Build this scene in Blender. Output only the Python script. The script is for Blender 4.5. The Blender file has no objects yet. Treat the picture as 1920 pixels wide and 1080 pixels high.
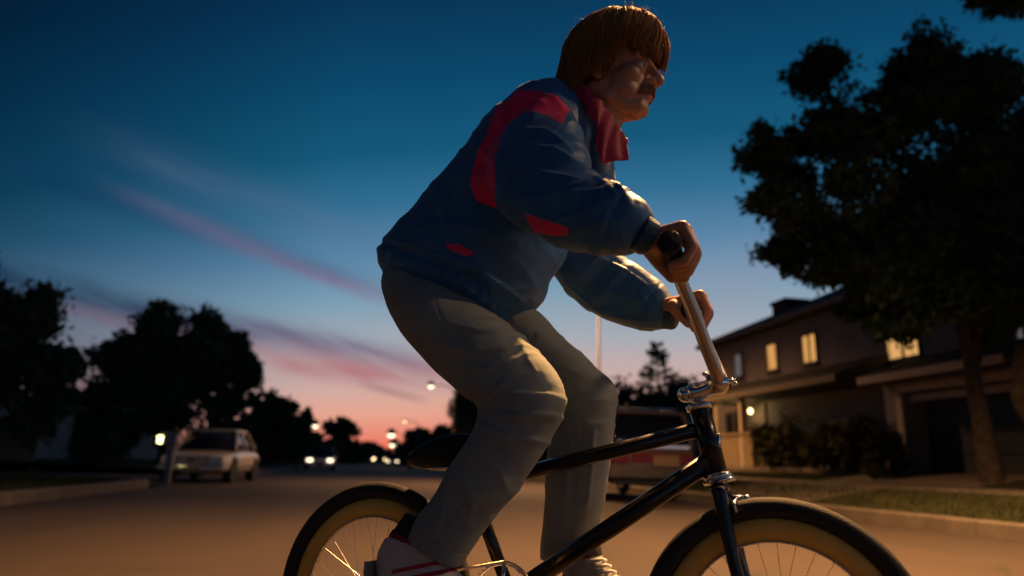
import bpy, bmesh, math, random
import numpy as np
from mathutils import Vector, Matrix, noise as mnoise

# ------------------------------------------------------------------ camera
FPX, ROLL, CAMH = 1333.3, 0.02545, 0.6212          # focal length in px of a 1920 frame, roll, height
u_ = np.array([693-960, 540-864, FPX])/FPX; u_ /= np.linalg.norm(u_)
_xr = u_[0]*math.cos(ROLL)-u_[1]*math.sin(ROLL); _yr = u_[0]*math.sin(ROLL)+u_[1]*math.cos(ROLL)
YAW = math.asin(-_xr); PITCH = math.asin(-_yr/math.cos(YAW))
_cy, _sy = math.cos(YAW), math.sin(YAW)
CF = np.array([_sy*math.cos(PITCH), _cy*math.cos(PITCH), math.sin(PITCH)])
_R0 = np.array([_cy, -_sy, 0.]); _U0 = np.cross(_R0, CF)
CR = _R0*math.cos(ROLL)+_U0*math.sin(ROLL); CU = -_R0*math.sin(ROLL)+_U0*math.cos(ROLL)
CP = np.array([0, 0, CAMH])
sc = bpy.context.scene
COL = sc.collection
camd = bpy.data.cameras.new('camera'); cam = bpy.data.objects.new('camera', camd); COL.objects.link(cam)
camd.sensor_width = 36; camd.lens = FPX/1920*36
camd.clip_start = 0.05; camd.clip_end = 6000
cam.matrix_world = Matrix(((CR[0], CU[0], -CF[0], 0), (CR[1], CU[1], -CF[1], 0), (CR[2], CU[2], -CF[2], CAMH), (0, 0, 0, 1)))
camd.dof.use_dof = True; camd.dof.focus_distance = 1.78; camd.dof.aperture_fstop = 1.75
sc.camera = cam
sc.view_settings.view_transform = 'Standard'; sc.view_settings.look = 'None'
sc.view_settings.exposure = 0.0; sc.view_settings.gamma = 1.0
sc.render.resolution_x = 1024; sc.render.resolution_y = 576
try:
    sc.cycles.use_denoising = True
    sc.cycles.sample_clamp_indirect = 4.0
    sc.cycles.max_bounces = 6
except Exception: pass

# bike frame: origin = rear tyre contact, FW forward, LT to the rider's left (away from camera), UP
HD, STEER, LEAN = -0.6037, 0.0998, 0.0323
B0 = np.array([0.02322, 1.9658, 0.])
FW = np.array([math.cos(HD), math.sin(HD), 0.]); _l = np.array([-math.sin(HD), math.cos(HD), 0.])
UP = np.array([0, 0, 1.])*math.cos(LEAN)+_l*math.sin(LEAN); LT = np.cross(UP, FW)
def ray(px, py): return CF+CR*(px-960)/FPX-CU*(py-540)/FPX
def P(px, py, s=0.):                 # bike coordinates of a picture point on the plane at lateral offset s
    d = ray(px, py); k = ((B0+s*LT-CP)@LT)/(d@LT); q = CP+k*d-B0
    return np.array([q@FW, q@LT, q@UP])
def atx(px, py, X): d = ray(px, py); return CP+d*(X/d[0])
def aty(px, py, Y): d = ray(px, py); return CP+d*(Y/d[1])
BM = Matrix(((FW[0], LT[0], UP[0], B0[0]), (FW[1], LT[1], UP[1], B0[1]), (FW[2], LT[2], UP[2], B0[2]), (0, 0, 0, 1)))

# ------------------------------------------------------------------ sky
def lin(c):
    return tuple(((v/255)/12.92 if v/255 <= .04045 else ((v/255+.055)/1.055)**2.4) for v in c)
class NT:
    def __init__(s, tree): s.t = tree; s.n = tree.nodes; s.l = tree.links
    def new(s, ty, **kw):
        n = s.n.new(ty)
        for k, v in kw.items(): setattr(n, k, v)
        return n
    def put(s, sock, v):
        if isinstance(v, bpy.types.NodeSocket): s.l.new(v, sock)
        elif v is not None: sock.default_value = v
    def m(s, op, a, b=None, c=None):
        n = s.new('ShaderNodeMath', operation=op); s.put(n.inputs[0], a); s.put(n.inputs[1], b)
        if c is not None: s.put(n.inputs[2], c)
        return n.outputs[0]
    def mix(s, f, a, b, ty='MIX'):
        n = s.new('ShaderNodeMix', data_type='RGBA', blend_type=ty); s.put(n.inputs[0], f); s.put(n.inputs[6], a); s.put(n.inputs[7], b)
        return n.outputs[2]
    def noise(s, vec, scale, detail=3, rough=.5):
        n = s.new('ShaderNodeTexNoise'); s.put(n.inputs['Vector'], vec); n.inputs['Scale'].default_value = scale
        n.inputs['Detail'].default_value = detail; n.inputs['Roughness'].default_value = rough
        return n.outputs['Fac']
    def ramp(s, f, stops):
        n = s.new('ShaderNodeValToRGB'); e = n.color_ramp.elements
        while len(e) < len(stops): e.new(.5)
        for i, (p, c) in enumerate(stops): e[i].position = p; e[i].color = (*c[:3], 1)
        s.put(n.inputs[0], f); return n.outputs[0]
world = bpy.data.worlds.new('World'); sc.world = world; world.use_nodes = True
w = NT(world.node_tree)
for n in list(w.n): w.n.remove(n)
tc = w.new('ShaderNodeTexCoord'); sep = w.new('ShaderNodeSeparateXYZ'); w.l.new(tc.outputs['Generated'], sep.inputs[0])
az = w.m('ARCTAN2', sep.outputs[0], sep.outputs[1]); el = w.m('ARCSINE', sep.outputs[2])
d_ = w.m('SUBTRACT', az, 0.36)
dl = w.m('MAXIMUM', w.m('MULTIPLY', d_, -1.0), 0.0)
shift = w.m('MINIMUM', w.m('ADD', w.m('MULTIPLY', w.m('MULTIPLY', d_, d_), 0.08), w.m('MULTIPLY', w.m('MULTIPLY', dl, dl), 0.15)), 0.25)
hi = w.m('MINIMUM', w.m('MULTIPLY', w.m('MAXIMUM', el, 0.0), 4.0), 1.0)
t_ = w.m('ADD', el, w.m('MULTIPLY', shift, w.m('ADD', w.m('MULTIPLY', hi, .75), .25)))
stops = [(-.02, (110, 50, 55)), (.0, (200, 74, 66)), (.03, (238, 122, 98)), (.075, (230, 165, 143)), (.115, (208, 172, 163)), (.175, (168, 172, 180)),
         (.245, (124, 158, 180)), (.315, (88, 132, 166)), (.38, (50, 110, 146)), (.45, (22, 88, 122)), (.54, (12, 72, 108)),
         (.65, (8, 52, 86)), (.9, (8, 32, 60)), (1.4, (5, 20, 42))]
col = w.ramp(w.m('DIVIDE', w.m('ADD', t_, .05), 1.5), [((e+.05)/1.5, lin(c)) for e, c in stops])
dr = w.m('SUBTRACT', az, 0.02)
red = w.m('POWER', 2.718, w.m('MULTIPLY', w.m('MULTIPLY', dr, dr), -9.0))      # the red glow sits over the end of the road
lowband = w.m('SUBTRACT', 1.0, w.m('MINIMUM', w.m('MULTIPLY', w.m('MAXIMUM', el, 0.0), 7.0), 1.0))
col = w.mix(w.m('MULTIPLY', w.m('SUBTRACT', 1.0, red), w.m('MULTIPLY', lowband, .62)), col, (*lin((150, 140, 158)), 1))
dim = w.m('MAXIMUM', w.m('SUBTRACT', 1.0, w.m('MULTIPLY', w.m('MAXIMUM', w.m('SUBTRACT', -0.08, az), 0.0), 1.35)), .3)
dimc = w.new('ShaderNodeCombineColor')
for i in range(3): w.put(dimc.inputs[i], dim)
col = w.mix(1.0, col, dimc.outputs[0], 'MULTIPLY')
wv = w.new('ShaderNodeCombineXYZ'); w.put(wv.inputs[0], az); w.put(wv.inputs[1], w.m('MULTIPLY', el, 3.5))
wv2 = w.new('ShaderNodeCombineXYZ'); w.put(wv2.inputs[0], w.m('MULTIPLY', w.m('ADD', w.m('MULTIPLY', az, .95), w.m('MULTIPLY', el, -.31)), 3.0)); w.put(wv2.inputs[1], w.m('MULTIPLY', w.m('ADD', w.m('MULTIPLY', az, .31), w.m('MULTIPLY', el, .95)), 26.0))
warp = w.noise(wv.outputs[0], 4.0, 4, .55); fine = w.noise(wv2.outputs[0], 1.3, 5, .62)
def azel(px, py):
    d = ray(px, py); d = d/np.linalg.norm(d); return math.atan2(d[0], d[1]), math.asin(d[2])
def band(col, p0, p1, wid, c, amt, soft=.1, wamp=.05):
    a0, e0 = azel(*p0); a1, e1 = azel(*p1); L = math.hypot(a1-a0, e1-e0); ux, uy = (a1-a0)/L, (e1-e0)/L
    da = w.m('SUBTRACT', az, a0); de = w.m('SUBTRACT', el, e0)
    s = w.m('ADD', w.m('MULTIPLY', da, ux), w.m('MULTIPLY', de, uy))
    q = w.m('SUBTRACT', w.m('MULTIPLY', de, ux), w.m('MULTIPLY', da, uy))
    q = w.m('ADD', q, w.m('MULTIPLY', w.m('SUBTRACT', warp, .5), wamp))
    q = w.m('DIVIDE', q, wid)
    g = w.m('POWER', 2.718, w.m('MULTIPLY', w.m('MULTIPLY', q, q), -1.0))
    h = w.m('DIVIDE', w.m('SUBTRACT', s, L/2), L/2+soft*.5)
    h2 = w.m('MULTIPLY', h, h); win = w.m('POWER', 2.718, w.m('MULTIPLY', w.m('MULTIPLY', h2, h2), -1.6))
    f = w.m('MULTIPLY', w.m('MULTIPLY', g, win), w.m('MULTIPLY', w.m('MAXIMUM', w.m('ADD', w.m('MULTIPLY', fine, 2.5), -.42), .18), amt))
    return w.mix(w.m('MINIMUM', f, .95), col, (*lin(c), 1))
col = band(col, (-150, 600), (330, 730), .055, (92, 92, 120), .50)
col = band(col, (-160, 470), (520, 640), .020, (18, 46, 76), .80, .1, .03)
col = band(col, (120, 580), (420, 640), .013, (128, 84, 106), .60, .08, .03)
col = band(col, (-20, 300), (460, 450), .015, (14, 56, 88), .65, .1, .03)
col = band(col, (330, 405), (720, 555), .012, (134, 106, 134), .62, .1, .015)
col = band(col, (300, 395), (700, 525), .016, (66, 98, 132), .50, .1, .02)
col = band(col, (260, 290), (720, 450), .024, (92, 110, 142), .28, .1, .03)
col = band(col, (360, 596), (860, 700), .021, (98, 94, 124), .80, .08, .03)
col = band(col, (430, 655), (900, 712), .018, (196, 136, 136), .50, .08, .03)
col = band(col, (550, 690), (690, 702), .014, (176, 88, 94), .55, .08, .02)
col = band(col, (60, 690), (340, 765), .034, (122, 76, 86), .55)
col = band(col, (670, 718), (790, 748), .006, (140, 100, 104), .55, .02, .01)
col = band(col, (1180, 560), (1520, 490), .045, (160, 140, 165), .30)
bg = w.new('ShaderNodeBackground'); out = w.new('ShaderNodeOutputWorld')
w.put(bg.inputs['Color'], col); bg.inputs['Strength'].default_value = 1.0; w.l.new(bg.outputs[0], out.inputs[0])

# ------------------------------------------------------------------ helpers
def tag(o, label=None, cat=None, group=None, kind=None):
    if label: o['label'] = label
    if cat: o['category'] = cat
    if group: o['group'] = group
    if kind: o['kind'] = kind
    return o
def empty(name, label, cat, group=None, loc=None, mat=None):
    o = bpy.data.objects.new(name, None); COL.objects.link(o); o.empty_display_size = .1
    if loc is not None: o.location = loc
    if mat is not None: o.matrix_world = mat
    return tag(o, label, cat, group)
MATS = {}
def mat(name, c, rough=.7, metal=0., var=.15, scale=6., bump=0., bscale=60., spec=.4, emit=None, estr=0., c2=None, coat=0., alpha=None, coords='Object'):
    if name in MATS: return MATS[name]
    m = bpy.data.materials.new(name); m.use_nodes = True; n = NT(m.node_tree); b = n.n['Principled BSDF']
    t = n.new('ShaderNodeTexCoord').outputs[coords]
    c = tuple(c[:3])
    f = n.noise(t, scale, 4, .6)
    hi = c2 or tuple(min(1, v*(1+var)) for v in c); lo = tuple(v*(1-var) for v in c)
    colr = n.ramp(f, [(.3, lo), (.7, hi)])
    n.put(b.inputs['Base Color'], colr)
    b.inputs['Roughness'].default_value = rough; b.inputs['Metallic'].default_value = metal
    b.inputs['Specular IOR Level'].default_value = spec
    if coat: b.inputs['Coat Weight'].default_value = coat; b.inputs['Coat Roughness'].default_value = .08
    if bump:
        bn = n.new('ShaderNodeBump'); bn.inputs['Strength'].default_value = bump; bn.inputs['Distance'].default_value = .01
        n.put(bn.inputs['Height'], n.noise(t, bscale, 4, .6)); n.l.new(bn.outputs[0], b.inputs['Normal'])
    if emit is not None:
        b.inputs['Emission Color'].default_value = (*emit, 1); b.inputs['Emission Strength'].default_value = estr
    if alpha: b.inputs['Alpha'].default_value = alpha
    MATS[name] = m; return m
def mesh_obj(name, v, f, m, parent=None, smooth=False):
    me = bpy.data.meshes.new(name); me.from_pydata([tuple(map(float, p)) for p in v], [], f); me.update()
    return link(name, me, m, parent, smooth)
def link(name, me, m, parent=None, smooth=False):
    o = bpy.data.objects.new(name, me); COL.objects.link(o)
    if m is not None: me.materials.append(m)
    if parent is not None: o.parent = parent
    if smooth: me.polygons.foreach_set('use_smooth', [True]*len(me.polygons))
    return o
def fast_mesh(name, V, F, m, parent=None):          # V (n,3), F (m,4) quads
    me = bpy.data.meshes.new(name); nv, nf = len(V), len(F)
    me.vertices.add(nv); me.vertices.foreach_set('co', V.astype(np.float32).ravel())
    k = F.shape[1]
    me.loops.add(nf*k); me.loops.foreach_set('vertex_index', F.astype(np.int32).ravel())
    me.polygons.add(nf); me.polygons.foreach_set('loop_start', np.arange(0, nf*k, k, dtype=np.int32))
    me.update(calc_edges=True); me.validate()
    return link(name, me, m, parent)
class G:                                             # geometry collector
    def __init__(s): s.v = []; s.f = []
    def add(s, v, f):
        o = len(s.v); s.v += [tuple(map(float, p)) for p in v]; s.f += [tuple(i+o for i in q) for q in f]; return s
    def box(s, x0, x1, y0, y1, z0, z1, M=None):
        v = [(x, y, z) for x in (x0, x1) for y in (y0, y1) for z in (z0, z1)]
        if M is not None: v = [M@Vector(p) for p in v]
        return s.add(v, [(0, 1, 3, 2), (4, 6, 7, 5), (0, 4, 5, 1), (2, 3, 7, 6), (0, 2, 6, 4), (1, 5, 7, 3)])
    def prism(s, poly, lo, hi, axis=1):              # polygon in two axes extruded along the third
        n = len(poly)
        def mk(p, h): q = list(p); q.insert(axis, h); return q
        v = [mk(p, lo) for p in poly]+[mk(p, hi) for p in poly]
        return s.add(v, [tuple(range(n))[::-1], tuple(range(n, 2*n))]+[(i, (i+1) % n, (i+1) % n+n, i+n) for i in range(n)])
    def tube(s, pts, rad, seg=12, caps=True, flat=None):   # swept tube through pts; rad scalar or list
        pts = [np.array(p, float) for p in pts]; n = len(pts)
        if not hasattr(rad, '__len__'): rad = [rad]*n
        T = []
        for i in range(n):
            d = pts[min(i+1, n-1)]-pts[max(i-1, 0)]; T.append(d/(np.linalg.norm(d)+1e-12))
        a = np.array([0, 0, 1.]) if abs(T[0][2]) < .9 else np.array([1., 0, 0])
        N = np.cross(T[0], a); N /= np.linalg.norm(N); o = len(s.v)
        for i in range(n):
            N = N-T[i]*(N@T[i]); N /= np.linalg.norm(N); Bn = np.cross(T[i], N)
            for k in range(seg):
                an = 2*math.pi*k/seg; s.v.append(tuple(pts[i]+rad[i]*(math.cos(an)*N+math.sin(an)*Bn)))
        for i in range(n-1):
            for k in range(seg):
                k2 = (k+1) % seg; s.f.append((o+i*seg+k, o+i*seg+k2, o+(i+1)*seg+k2, o+(i+1)*seg+k))
        if caps: s.f.append(tuple(o+k for k in range(seg))[::-1]); s.f.append(tuple(o+(n-1)*seg+k for k in range(seg)))
        return s
    def torus(s, c, R, r, ax=1, seg=96, k=12, rx=None, arc=None, a0=0):  # ring in the plane perpendicular to axis ax; rx = axial radius
        o = len(s.v); rx = rx or r
        for i in range(seg):
            a = 2*math.pi*i/seg; ca, sa = math.cos(a), math.sin(a)
            for j in range(k):
                b = 2*math.pi*j/k; q = R+r*math.cos(b); h = rx*math.sin(b)
                p = [q*ca, q*sa]; p.insert(ax, h); s.v.append((c[0]+p[0], c[1]+p[1], c[2]+p[2]))
        for i in range(seg):
            for j in range(k):
                i2, j2 = (i+1) % seg, (j+1) % k; s.f.append((o+i*k+j, o+i*k+j2, o+i2*k+j2, o+i2*k+j))
        return s
    def ball(s, c, r, nu=16, nv=10, M=None):
        if not hasattr(r, '__len__'): r = (r, r, r)
        o = len(s.v); vs = []
        for j in range(1, nv):
            th = math.pi*j/nv
            for i in range(nu):
                a = 2*math.pi*i/nu; vs.append((math.sin(th)*math.cos(a)*r[0], math.sin(th)*math.sin(a)*r[1], math.cos(th)*r[2]))
        vs.append((0, 0, r[2])); vs.append((0, 0, -r[2]))
        if M is not None: vs = [tuple(M@Vector(q)) for q in vs]
        vs = [(q[0]+c[0], q[1]+c[1], q[2]+c[2]) for q in vs]
        f = []
        for j in range(nv-2):
            for i in range(nu): i2 = (i+1) % nu; f.append((j*nu+i, (j+1)*nu+i, (j+1)*nu+i2, j*nu+i2))
        t = (nv-1)*nu
        for i in range(nu): i2 = (i+1) % nu; f.append((t, i, i2)); f.append((t+1, (nv-2)*nu+i2, (nv-2)*nu+i))
        return s.add(vs, f)
    def cone(s, p, q, r0, r1, seg=16):               # rounded cone (capsule with two radii)
        p = np.array(p, float); q = np.array(q, float); d = q-p; L = np.linalg.norm(d); d = d/(L+1e-9)
        pts = []; rad = []
        for t in (-.98, -.8, -.45, 0): pts.append(p+d*r0*t); rad.append(r0*math.sqrt(max(1-t*t, .01)))
        for t in (0, .45, .8, .98): pts.append(q+d*r1*t); rad.append(r1*math.sqrt(max(1-t*t, .01)))
        return s.tube(pts, rad, seg)
    def build(s, name, m, parent=None, smooth=False, bevel=0., seg=2):
        o = mesh_obj(name, s.v, s.f, m, parent, smooth)
        if bevel:
            md = o.modifiers.new('b', 'BEVEL'); md.width = bevel; md.segments = seg; md.limit_method = 'ANGLE'
            if smooth: 
                md.harden_normals = False
        return o
def bake(o, name, m, parent, smooth=True):
    dg = bpy.context.evaluated_depsgraph_get(); dg.update()
    me = bpy.data.meshes.new_from_object(o.evaluated_get(dg)); me.name = name
    old = o.data; bpy.data.objects.remove(o); bpy.data.meshes.remove(old)
    me.materials.clear()
    return link(name, me, m, parent, smooth)
def remesh(g, name, m, parent, vox, it=4, fac=.5):
    o = mesh_obj(name+'_src', g.v, g.f, None)
    bm = bmesh.new(); bm.from_mesh(o.data); bmesh.ops.recalc_face_normals(bm, faces=bm.faces); bm.to_mesh(o.data); bm.free()
    r = o.modifiers.new('r', 'REMESH'); r.mode = 'VOXEL'; r.voxel_size = vox
    if it: s = o.modifiers.new('s', 'SMOOTH'); s.iterations = it; s.factor = fac
    return bake(o, name, m, parent)
def catmull(pts, n=6):
    pts = [np.array(p, float) for p in pts]; o = []
    for i in range(len(pts)-1):
        p0 = pts[max(i-1, 0)]; p1 = pts[i]; p2 = pts[i+1]; p3 = pts[min(i+2, len(pts)-1)]
        for k in range(n):
            t = k/n; o.append(.5*((2*p1)+(-p0+p2)*t+(2*p0-5*p1+4*p2-p3)*t*t+(-p0+3*p1-3*p2+p3)*t**3))
    return o+[pts[-1]]
def loft(g, secs, seg=28, exp=2.3, scale=1., sub=4):
    """secs: (pxA, pyA, pxB, pyB, s, halfdepth): two silhouette points of the section on the plane at lateral offset s."""
    rows = []
    for (ax, ay, bx, by, s, hd) in secs:
        A, Bq = P(ax, ay, s), P(bx, by, s); c = (A+Bq)/2; e = (Bq-A)/2; a = np.linalg.norm(e); eh = e/a
        d = ray((ax+bx)/2, (ay+by)/2); disp = np.array([d@FW, 0, d@UP])/(d@LT)*hd; k = abs(disp@eh)*1.28
        a2 = math.sqrt(max(a*a-k*k, (.55*a)**2)); rows.append(np.concatenate([c, eh*a2*scale, [hd*scale]]))
    rows = catmull(rows, sub)
    o = len(g.v)
    for r in rows:
        c, e, hd = r[:3], r[3:6], r[6]
        for k in range(seg):
            an = 2*math.pi*k/seg; ca, sa = math.cos(an), math.sin(an)
            x = math.copysign(abs(ca)**(2/exp), ca); y = math.copysign(abs(sa)**(2/exp), sa)
            g.v.append(tuple(c+e*x+np.array([0, hd*y, 0])))
    n = len(rows)
    for i in range(n-1):
        for k in range(seg):
            k2 = (k+1) % seg; g.f.append((o+i*seg+k, o+i*seg+k2, o+(i+1)*seg+k2, o+(i+1)*seg+k))
    g.f.append(tuple(o+k for k in range(seg))[::-1]); g.f.append(tuple(o+(n-1)*seg+k for k in range(seg)))

# ------------------------------------------------------------------ lamps: sodium street lights
LAMPC = (1.0, .49, .17)
def lamp_light(loc, power, parent=None, size=2.5, blend=1.0, color=LAMPC, rad=.16):
    l = bpy.data.lights.new('lamp_light', 'SPOT'); l.energy = power; l.color = color; l.spot_size = size; l.spot_blend = blend; l.shadow_soft_size = rad
    o = bpy.data.objects.new('lamp_light', l); COL.objects.link(o); o.location = loc
    if parent is not None: o.parent = parent
    return o
M_pole = mat('pole_metal', (.045, .042, .040), .6, .2, .2, 3)
M_glowlamp = mat('lamp_glow', (.8, .7, .5), .4, emit=(1, .70, .34), estr=5)
M_whitelamp = mat('white_lamp_glow', (.8, .8, .8), .4, emit=(1, .82, .52), estr=3.2)
def street_lamp(x, y, arm, h, label, power, lampm, zbase=.2, rad=.10, head=(.35, .16, .09), thick=.10, lc=LAMPC, spread=2.5):
    r = empty('street_lamp', label, 'street lamp', 'street lamps along the road', (x, y, zbase))
    g = G(); g.tube([(0, 0, -.3), (0, 0, .5), (0, 0, h-.8-zbase)], [thick*1.3, thick, thick*.75], 12); g.build('pole', M_pole, r, True)
    pts = catmull([(0, 0, h-.9-zbase), (arm*.12, 0, h-.25-zbase), (arm*.5, 0, h+.02-zbase), (arm, 0, h+.06-zbase)], 5)
    G().tube(pts, thick*.45, 10).build('arm', M_pole, r, True)
    g = G(); g.ball((arm, 0, h+.07-zbase), (head[0]+.05, head[1]+.05, head[2]+.03)); g.build('lamp_housing', M_pole, r, True)
    G().ball((arm, 0, h-.05-zbase), head).build('lamp_lens', lampm, r, True)
    if power: lamp_light((arm, 0, h-.30-zbase), power, r, size=spread, color=lc)
    return r
# near lamps stand just beyond the picture's edges; the rest go down the road
street_lamp(7.3, 4.5, -3.9, 6.8, 'near street lamp with long arm reaching over the road beside the cyclist', 11000, M_glowlamp, spread=2.3)
street_lamp(8.0, .3, -1.7, 6.4, 'street lamp on the kerb to the right of the viewer', 1100, M_glowlamp, lc=(1.0, .60, .30))
street_lamp(7.0, 21.8, -2.0, 7.6, 'tall street lamp pole rising behind the far sleeve of the cyclist', 7500, M_glowlamp, thick=.055)
street_lamp(7.6, 69, -2.3, 7.85, 'street lamp with bright round light in the pink sky left of the knee', 2500, M_whitelamp, head=(.30, .30, .27), thick=.10)
# more lamps down the road, a few pixels each
def far_lamp(px, py, Y, head, label, m=None, arm=None):
    q = aty(px, py, Y); side = 1 if q[0] > 1 else -1
    a = arm if arm is not None else -2.2*side
    return street_lamp(q[0]-a, q[1], a, q[2], label, 0, m or M_whitelamp, head=head, thick=.12)
far_lamp(589, 795, 66, (.36, .36, .34), 'street lamp at the right edge of the dark trees on the left')
far_lamp(734, 812, 125, (.72, .72, .7), 'bright far street lamp just right of the road end')
far_lamp(739, 831, 170, (1.1, 1.1, 1.0), 'far street lamp directly below the bright lamp by the road end')
far_lamp(744, 846, 200, (.9, .9, .8), 'low far street lamp near the round tree on the right', M_glowlamp)
far_lamp(759, 789, 118, (.22, .22, .2), 'small pinkish street lamp over the distant trees', M_glowlamp)
far_lamp(708, 838, 215, (.6, .6, .7), 'dim far street lamp closest to the end of the road')
far_lamp(699, 857, 180, (.75, .75, .7), 'lowest yellow far lamp just at the end of the road', M_glowlamp)
far_lamp(727, 857, 150, (.85, .85, .8), 'large yellow far lamp low beside the headlights on the right', M_glowlamp)

# ------------------------------------------------------------------ ground, road, kerbs
M_ground = mat('ground_soil', (.035, .040, .022), .95, var=.4, scale=.6, bump=.4, bscale=8)
def grass_mat():
    m = bpy.data.materials.new('grass'); m.use_nodes = True; n = NT(m.node_tree); b = n.n['Principled BSDF']
    t = n.new('ShaderNodeTexCoord').outputs['Object']
    a = n.noise(t, .7, 4, .6); c = n.noise(t, 14, 4, .7); f = n.m('ADD', n.m('MULTIPLY', a, .5), n.m('MULTIPLY', c, .5))
    n.put(b.inputs['Base Color'], n.ramp(f, [(.3, (.012, .018, .006)), (.5, (.024, .028, .009)), (.72, (.042, .038, .014))]))
    b.inputs['Roughness'].default_value = .9; b.inputs['Specular IOR Level'].default_value = .2
    bn = n.new('ShaderNodeBump'); bn.inputs['Strength'].default_value = .8; bn.inputs['Distance'].default_value = .04
    n.put(bn.inputs['Height'], n.noise(t, 30, 5, .7)); n.l.new(bn.outputs[0], b.inputs['Normal']); return m
def asphalt_mat():
    m = bpy.data.materials.new('asphalt'); m.use_nodes = True; n = NT(m.node_tree); b = n.n['Principled BSDF']
    t = n.new('ShaderNodeTexCoord').outputs['Object']
    mp = n.new('ShaderNodeMapping'); mp.inputs['Scale'].default_value = (1.0, .18, 1); n.l.new(t, mp.inputs[0])
    big = n.noise(mp.outputs[0], .9, 4, .55); gr = n.noise(t, 90, 3, .7)
    base = n.ramp(big, [(.3, (.035, .025, .020)), (.7, (.052, .037, .029))])
    g2 = n.ramp(gr, [(.3, (.72, .72, .72)), (.7, (1.2, 1.2, 1.2))])
    c = n.mix(1.0, base, g2, 'MULTIPLY')
    v = n.new('ShaderNodeTexVoronoi', feature='DISTANCE_TO_EDGE'); v.inputs['Scale'].default_value = .33
    wn = n.new('ShaderNodeVectorMath', operation='ADD'); nz = n.new('ShaderNodeTexNoise'); nz.inputs['Scale'].default_value = 1.5; n.l.new(t, nz.inputs['Vector'])
    n.l.new(t, wn.inputs[0]); n.l.new(nz.outputs['Color'], wn.inputs[1]); n.l.new(wn.outputs[0], v.inputs['Vector'])
    crack = n.m('LESS_THAN', v.outputs[0], .006)
    c = n.mix(n.m('MULTIPLY', crack, .6), c, (.02, .018, .016, 1))
    n.put(b.inputs['Base Color'], c); b.inputs['Roughness'].default_value = .82; b.inputs['Specular IOR Level'].default_value = .35
    bn = n.new('ShaderNodeBump'); bn.inputs['Strength'].default_value = .5; bn.inputs['Distance'].default_value = .006
    n.put(bn.inputs['Height'], gr); n.l.new(bn.outputs[0], b.inputs['Normal']); return m
M_grass, M_asph = grass_mat(), asphalt_mat()
M_conc = mat('concrete', (.13, .105, .085), .85, var=.22, scale=1.7, bump=.3, bscale=40)
M_kerb = mat('kerb_concrete', (.11, .09, .075), .85, var=.3, scale=2.3, bump=.3, bscale=40)
G().add([(-2500, -600, -.04), (2500, -600, -.04), (2500, 4000, -.04), (-2500, 4000, -.04)], [(0, 1, 2, 3)]).build('ground', M_ground)['kind'] = 'structure'
G().add([(-4.2, -60, 0), (6.5, -60, 0), (6.5, 420, 0), (-4.2, 420, 0)], [(0, 1, 2, 3)]).build('road', M_asph)['kind'] = 'structure'
def strip(name, prof, ys, m):                 # a sheet with profile [(x, z)] extended along y
    g = G(); n = len(prof)
    for y in ys: g.v += [(x, y, z) for x, z in prof]
    for j in range(len(ys)-1):
        for i in range(n-1): a = j*n+i; g.f.append((a, a+1, a+1+n, a+n))
    o = g.build(name, m, None, True); o['kind'] = 'structure'; return o
def frange(a, b, s): return [a+(b-a)*i/max(1, round((b-a)/s)) for i in range(max(1, round((b-a)/s))+1)]
LR = [(6.64, .165), (7.1, .26), (7.9, .385)]
strip('grass_verge', LR, frange(-60, 300, 20), M_grass)
strip('sidewalk', [(7.9, .40), (9.35, .44)], frange(-60, 300, 20), M_conc)
strip('lawn', [(9.35, .435), (11.0, .64), (30, .70), (300, .7)], frange(-60, 300, 20), M_grass)
strip('driveway', [(9.36, .452), (11.02, .668)], [10.0, 14.0], M_conc)
strip('driveway_apron', [(6.66, .19), (7.1, .275), (7.89, .402)], [10.2, 13.8], M_conc)
def kerb(name, x0, x1, ya, yb, h=.15):
    g = G(); y = ya
    while y < yb-.1:
        L = min(3.0, yb-y); g.prism([(x0, -.03), (x0, h-.02), (x0+.02*(1 if x1 > x0 else -1), h), (x1, h+.003), (x1, -.03)], y, y+L-.012, 1); y += L
    o = g.build(name, M_kerb); o['kind'] = 'structure'; return o
kerb('kerb', 6.5, 6.65, -20, 300, .16)
kerb('kerb', -4.2, -4.36, -20, 15.2, .15)
kerb('kerb', -4.2, -4.36, 28.5, 300, .15)
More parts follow.
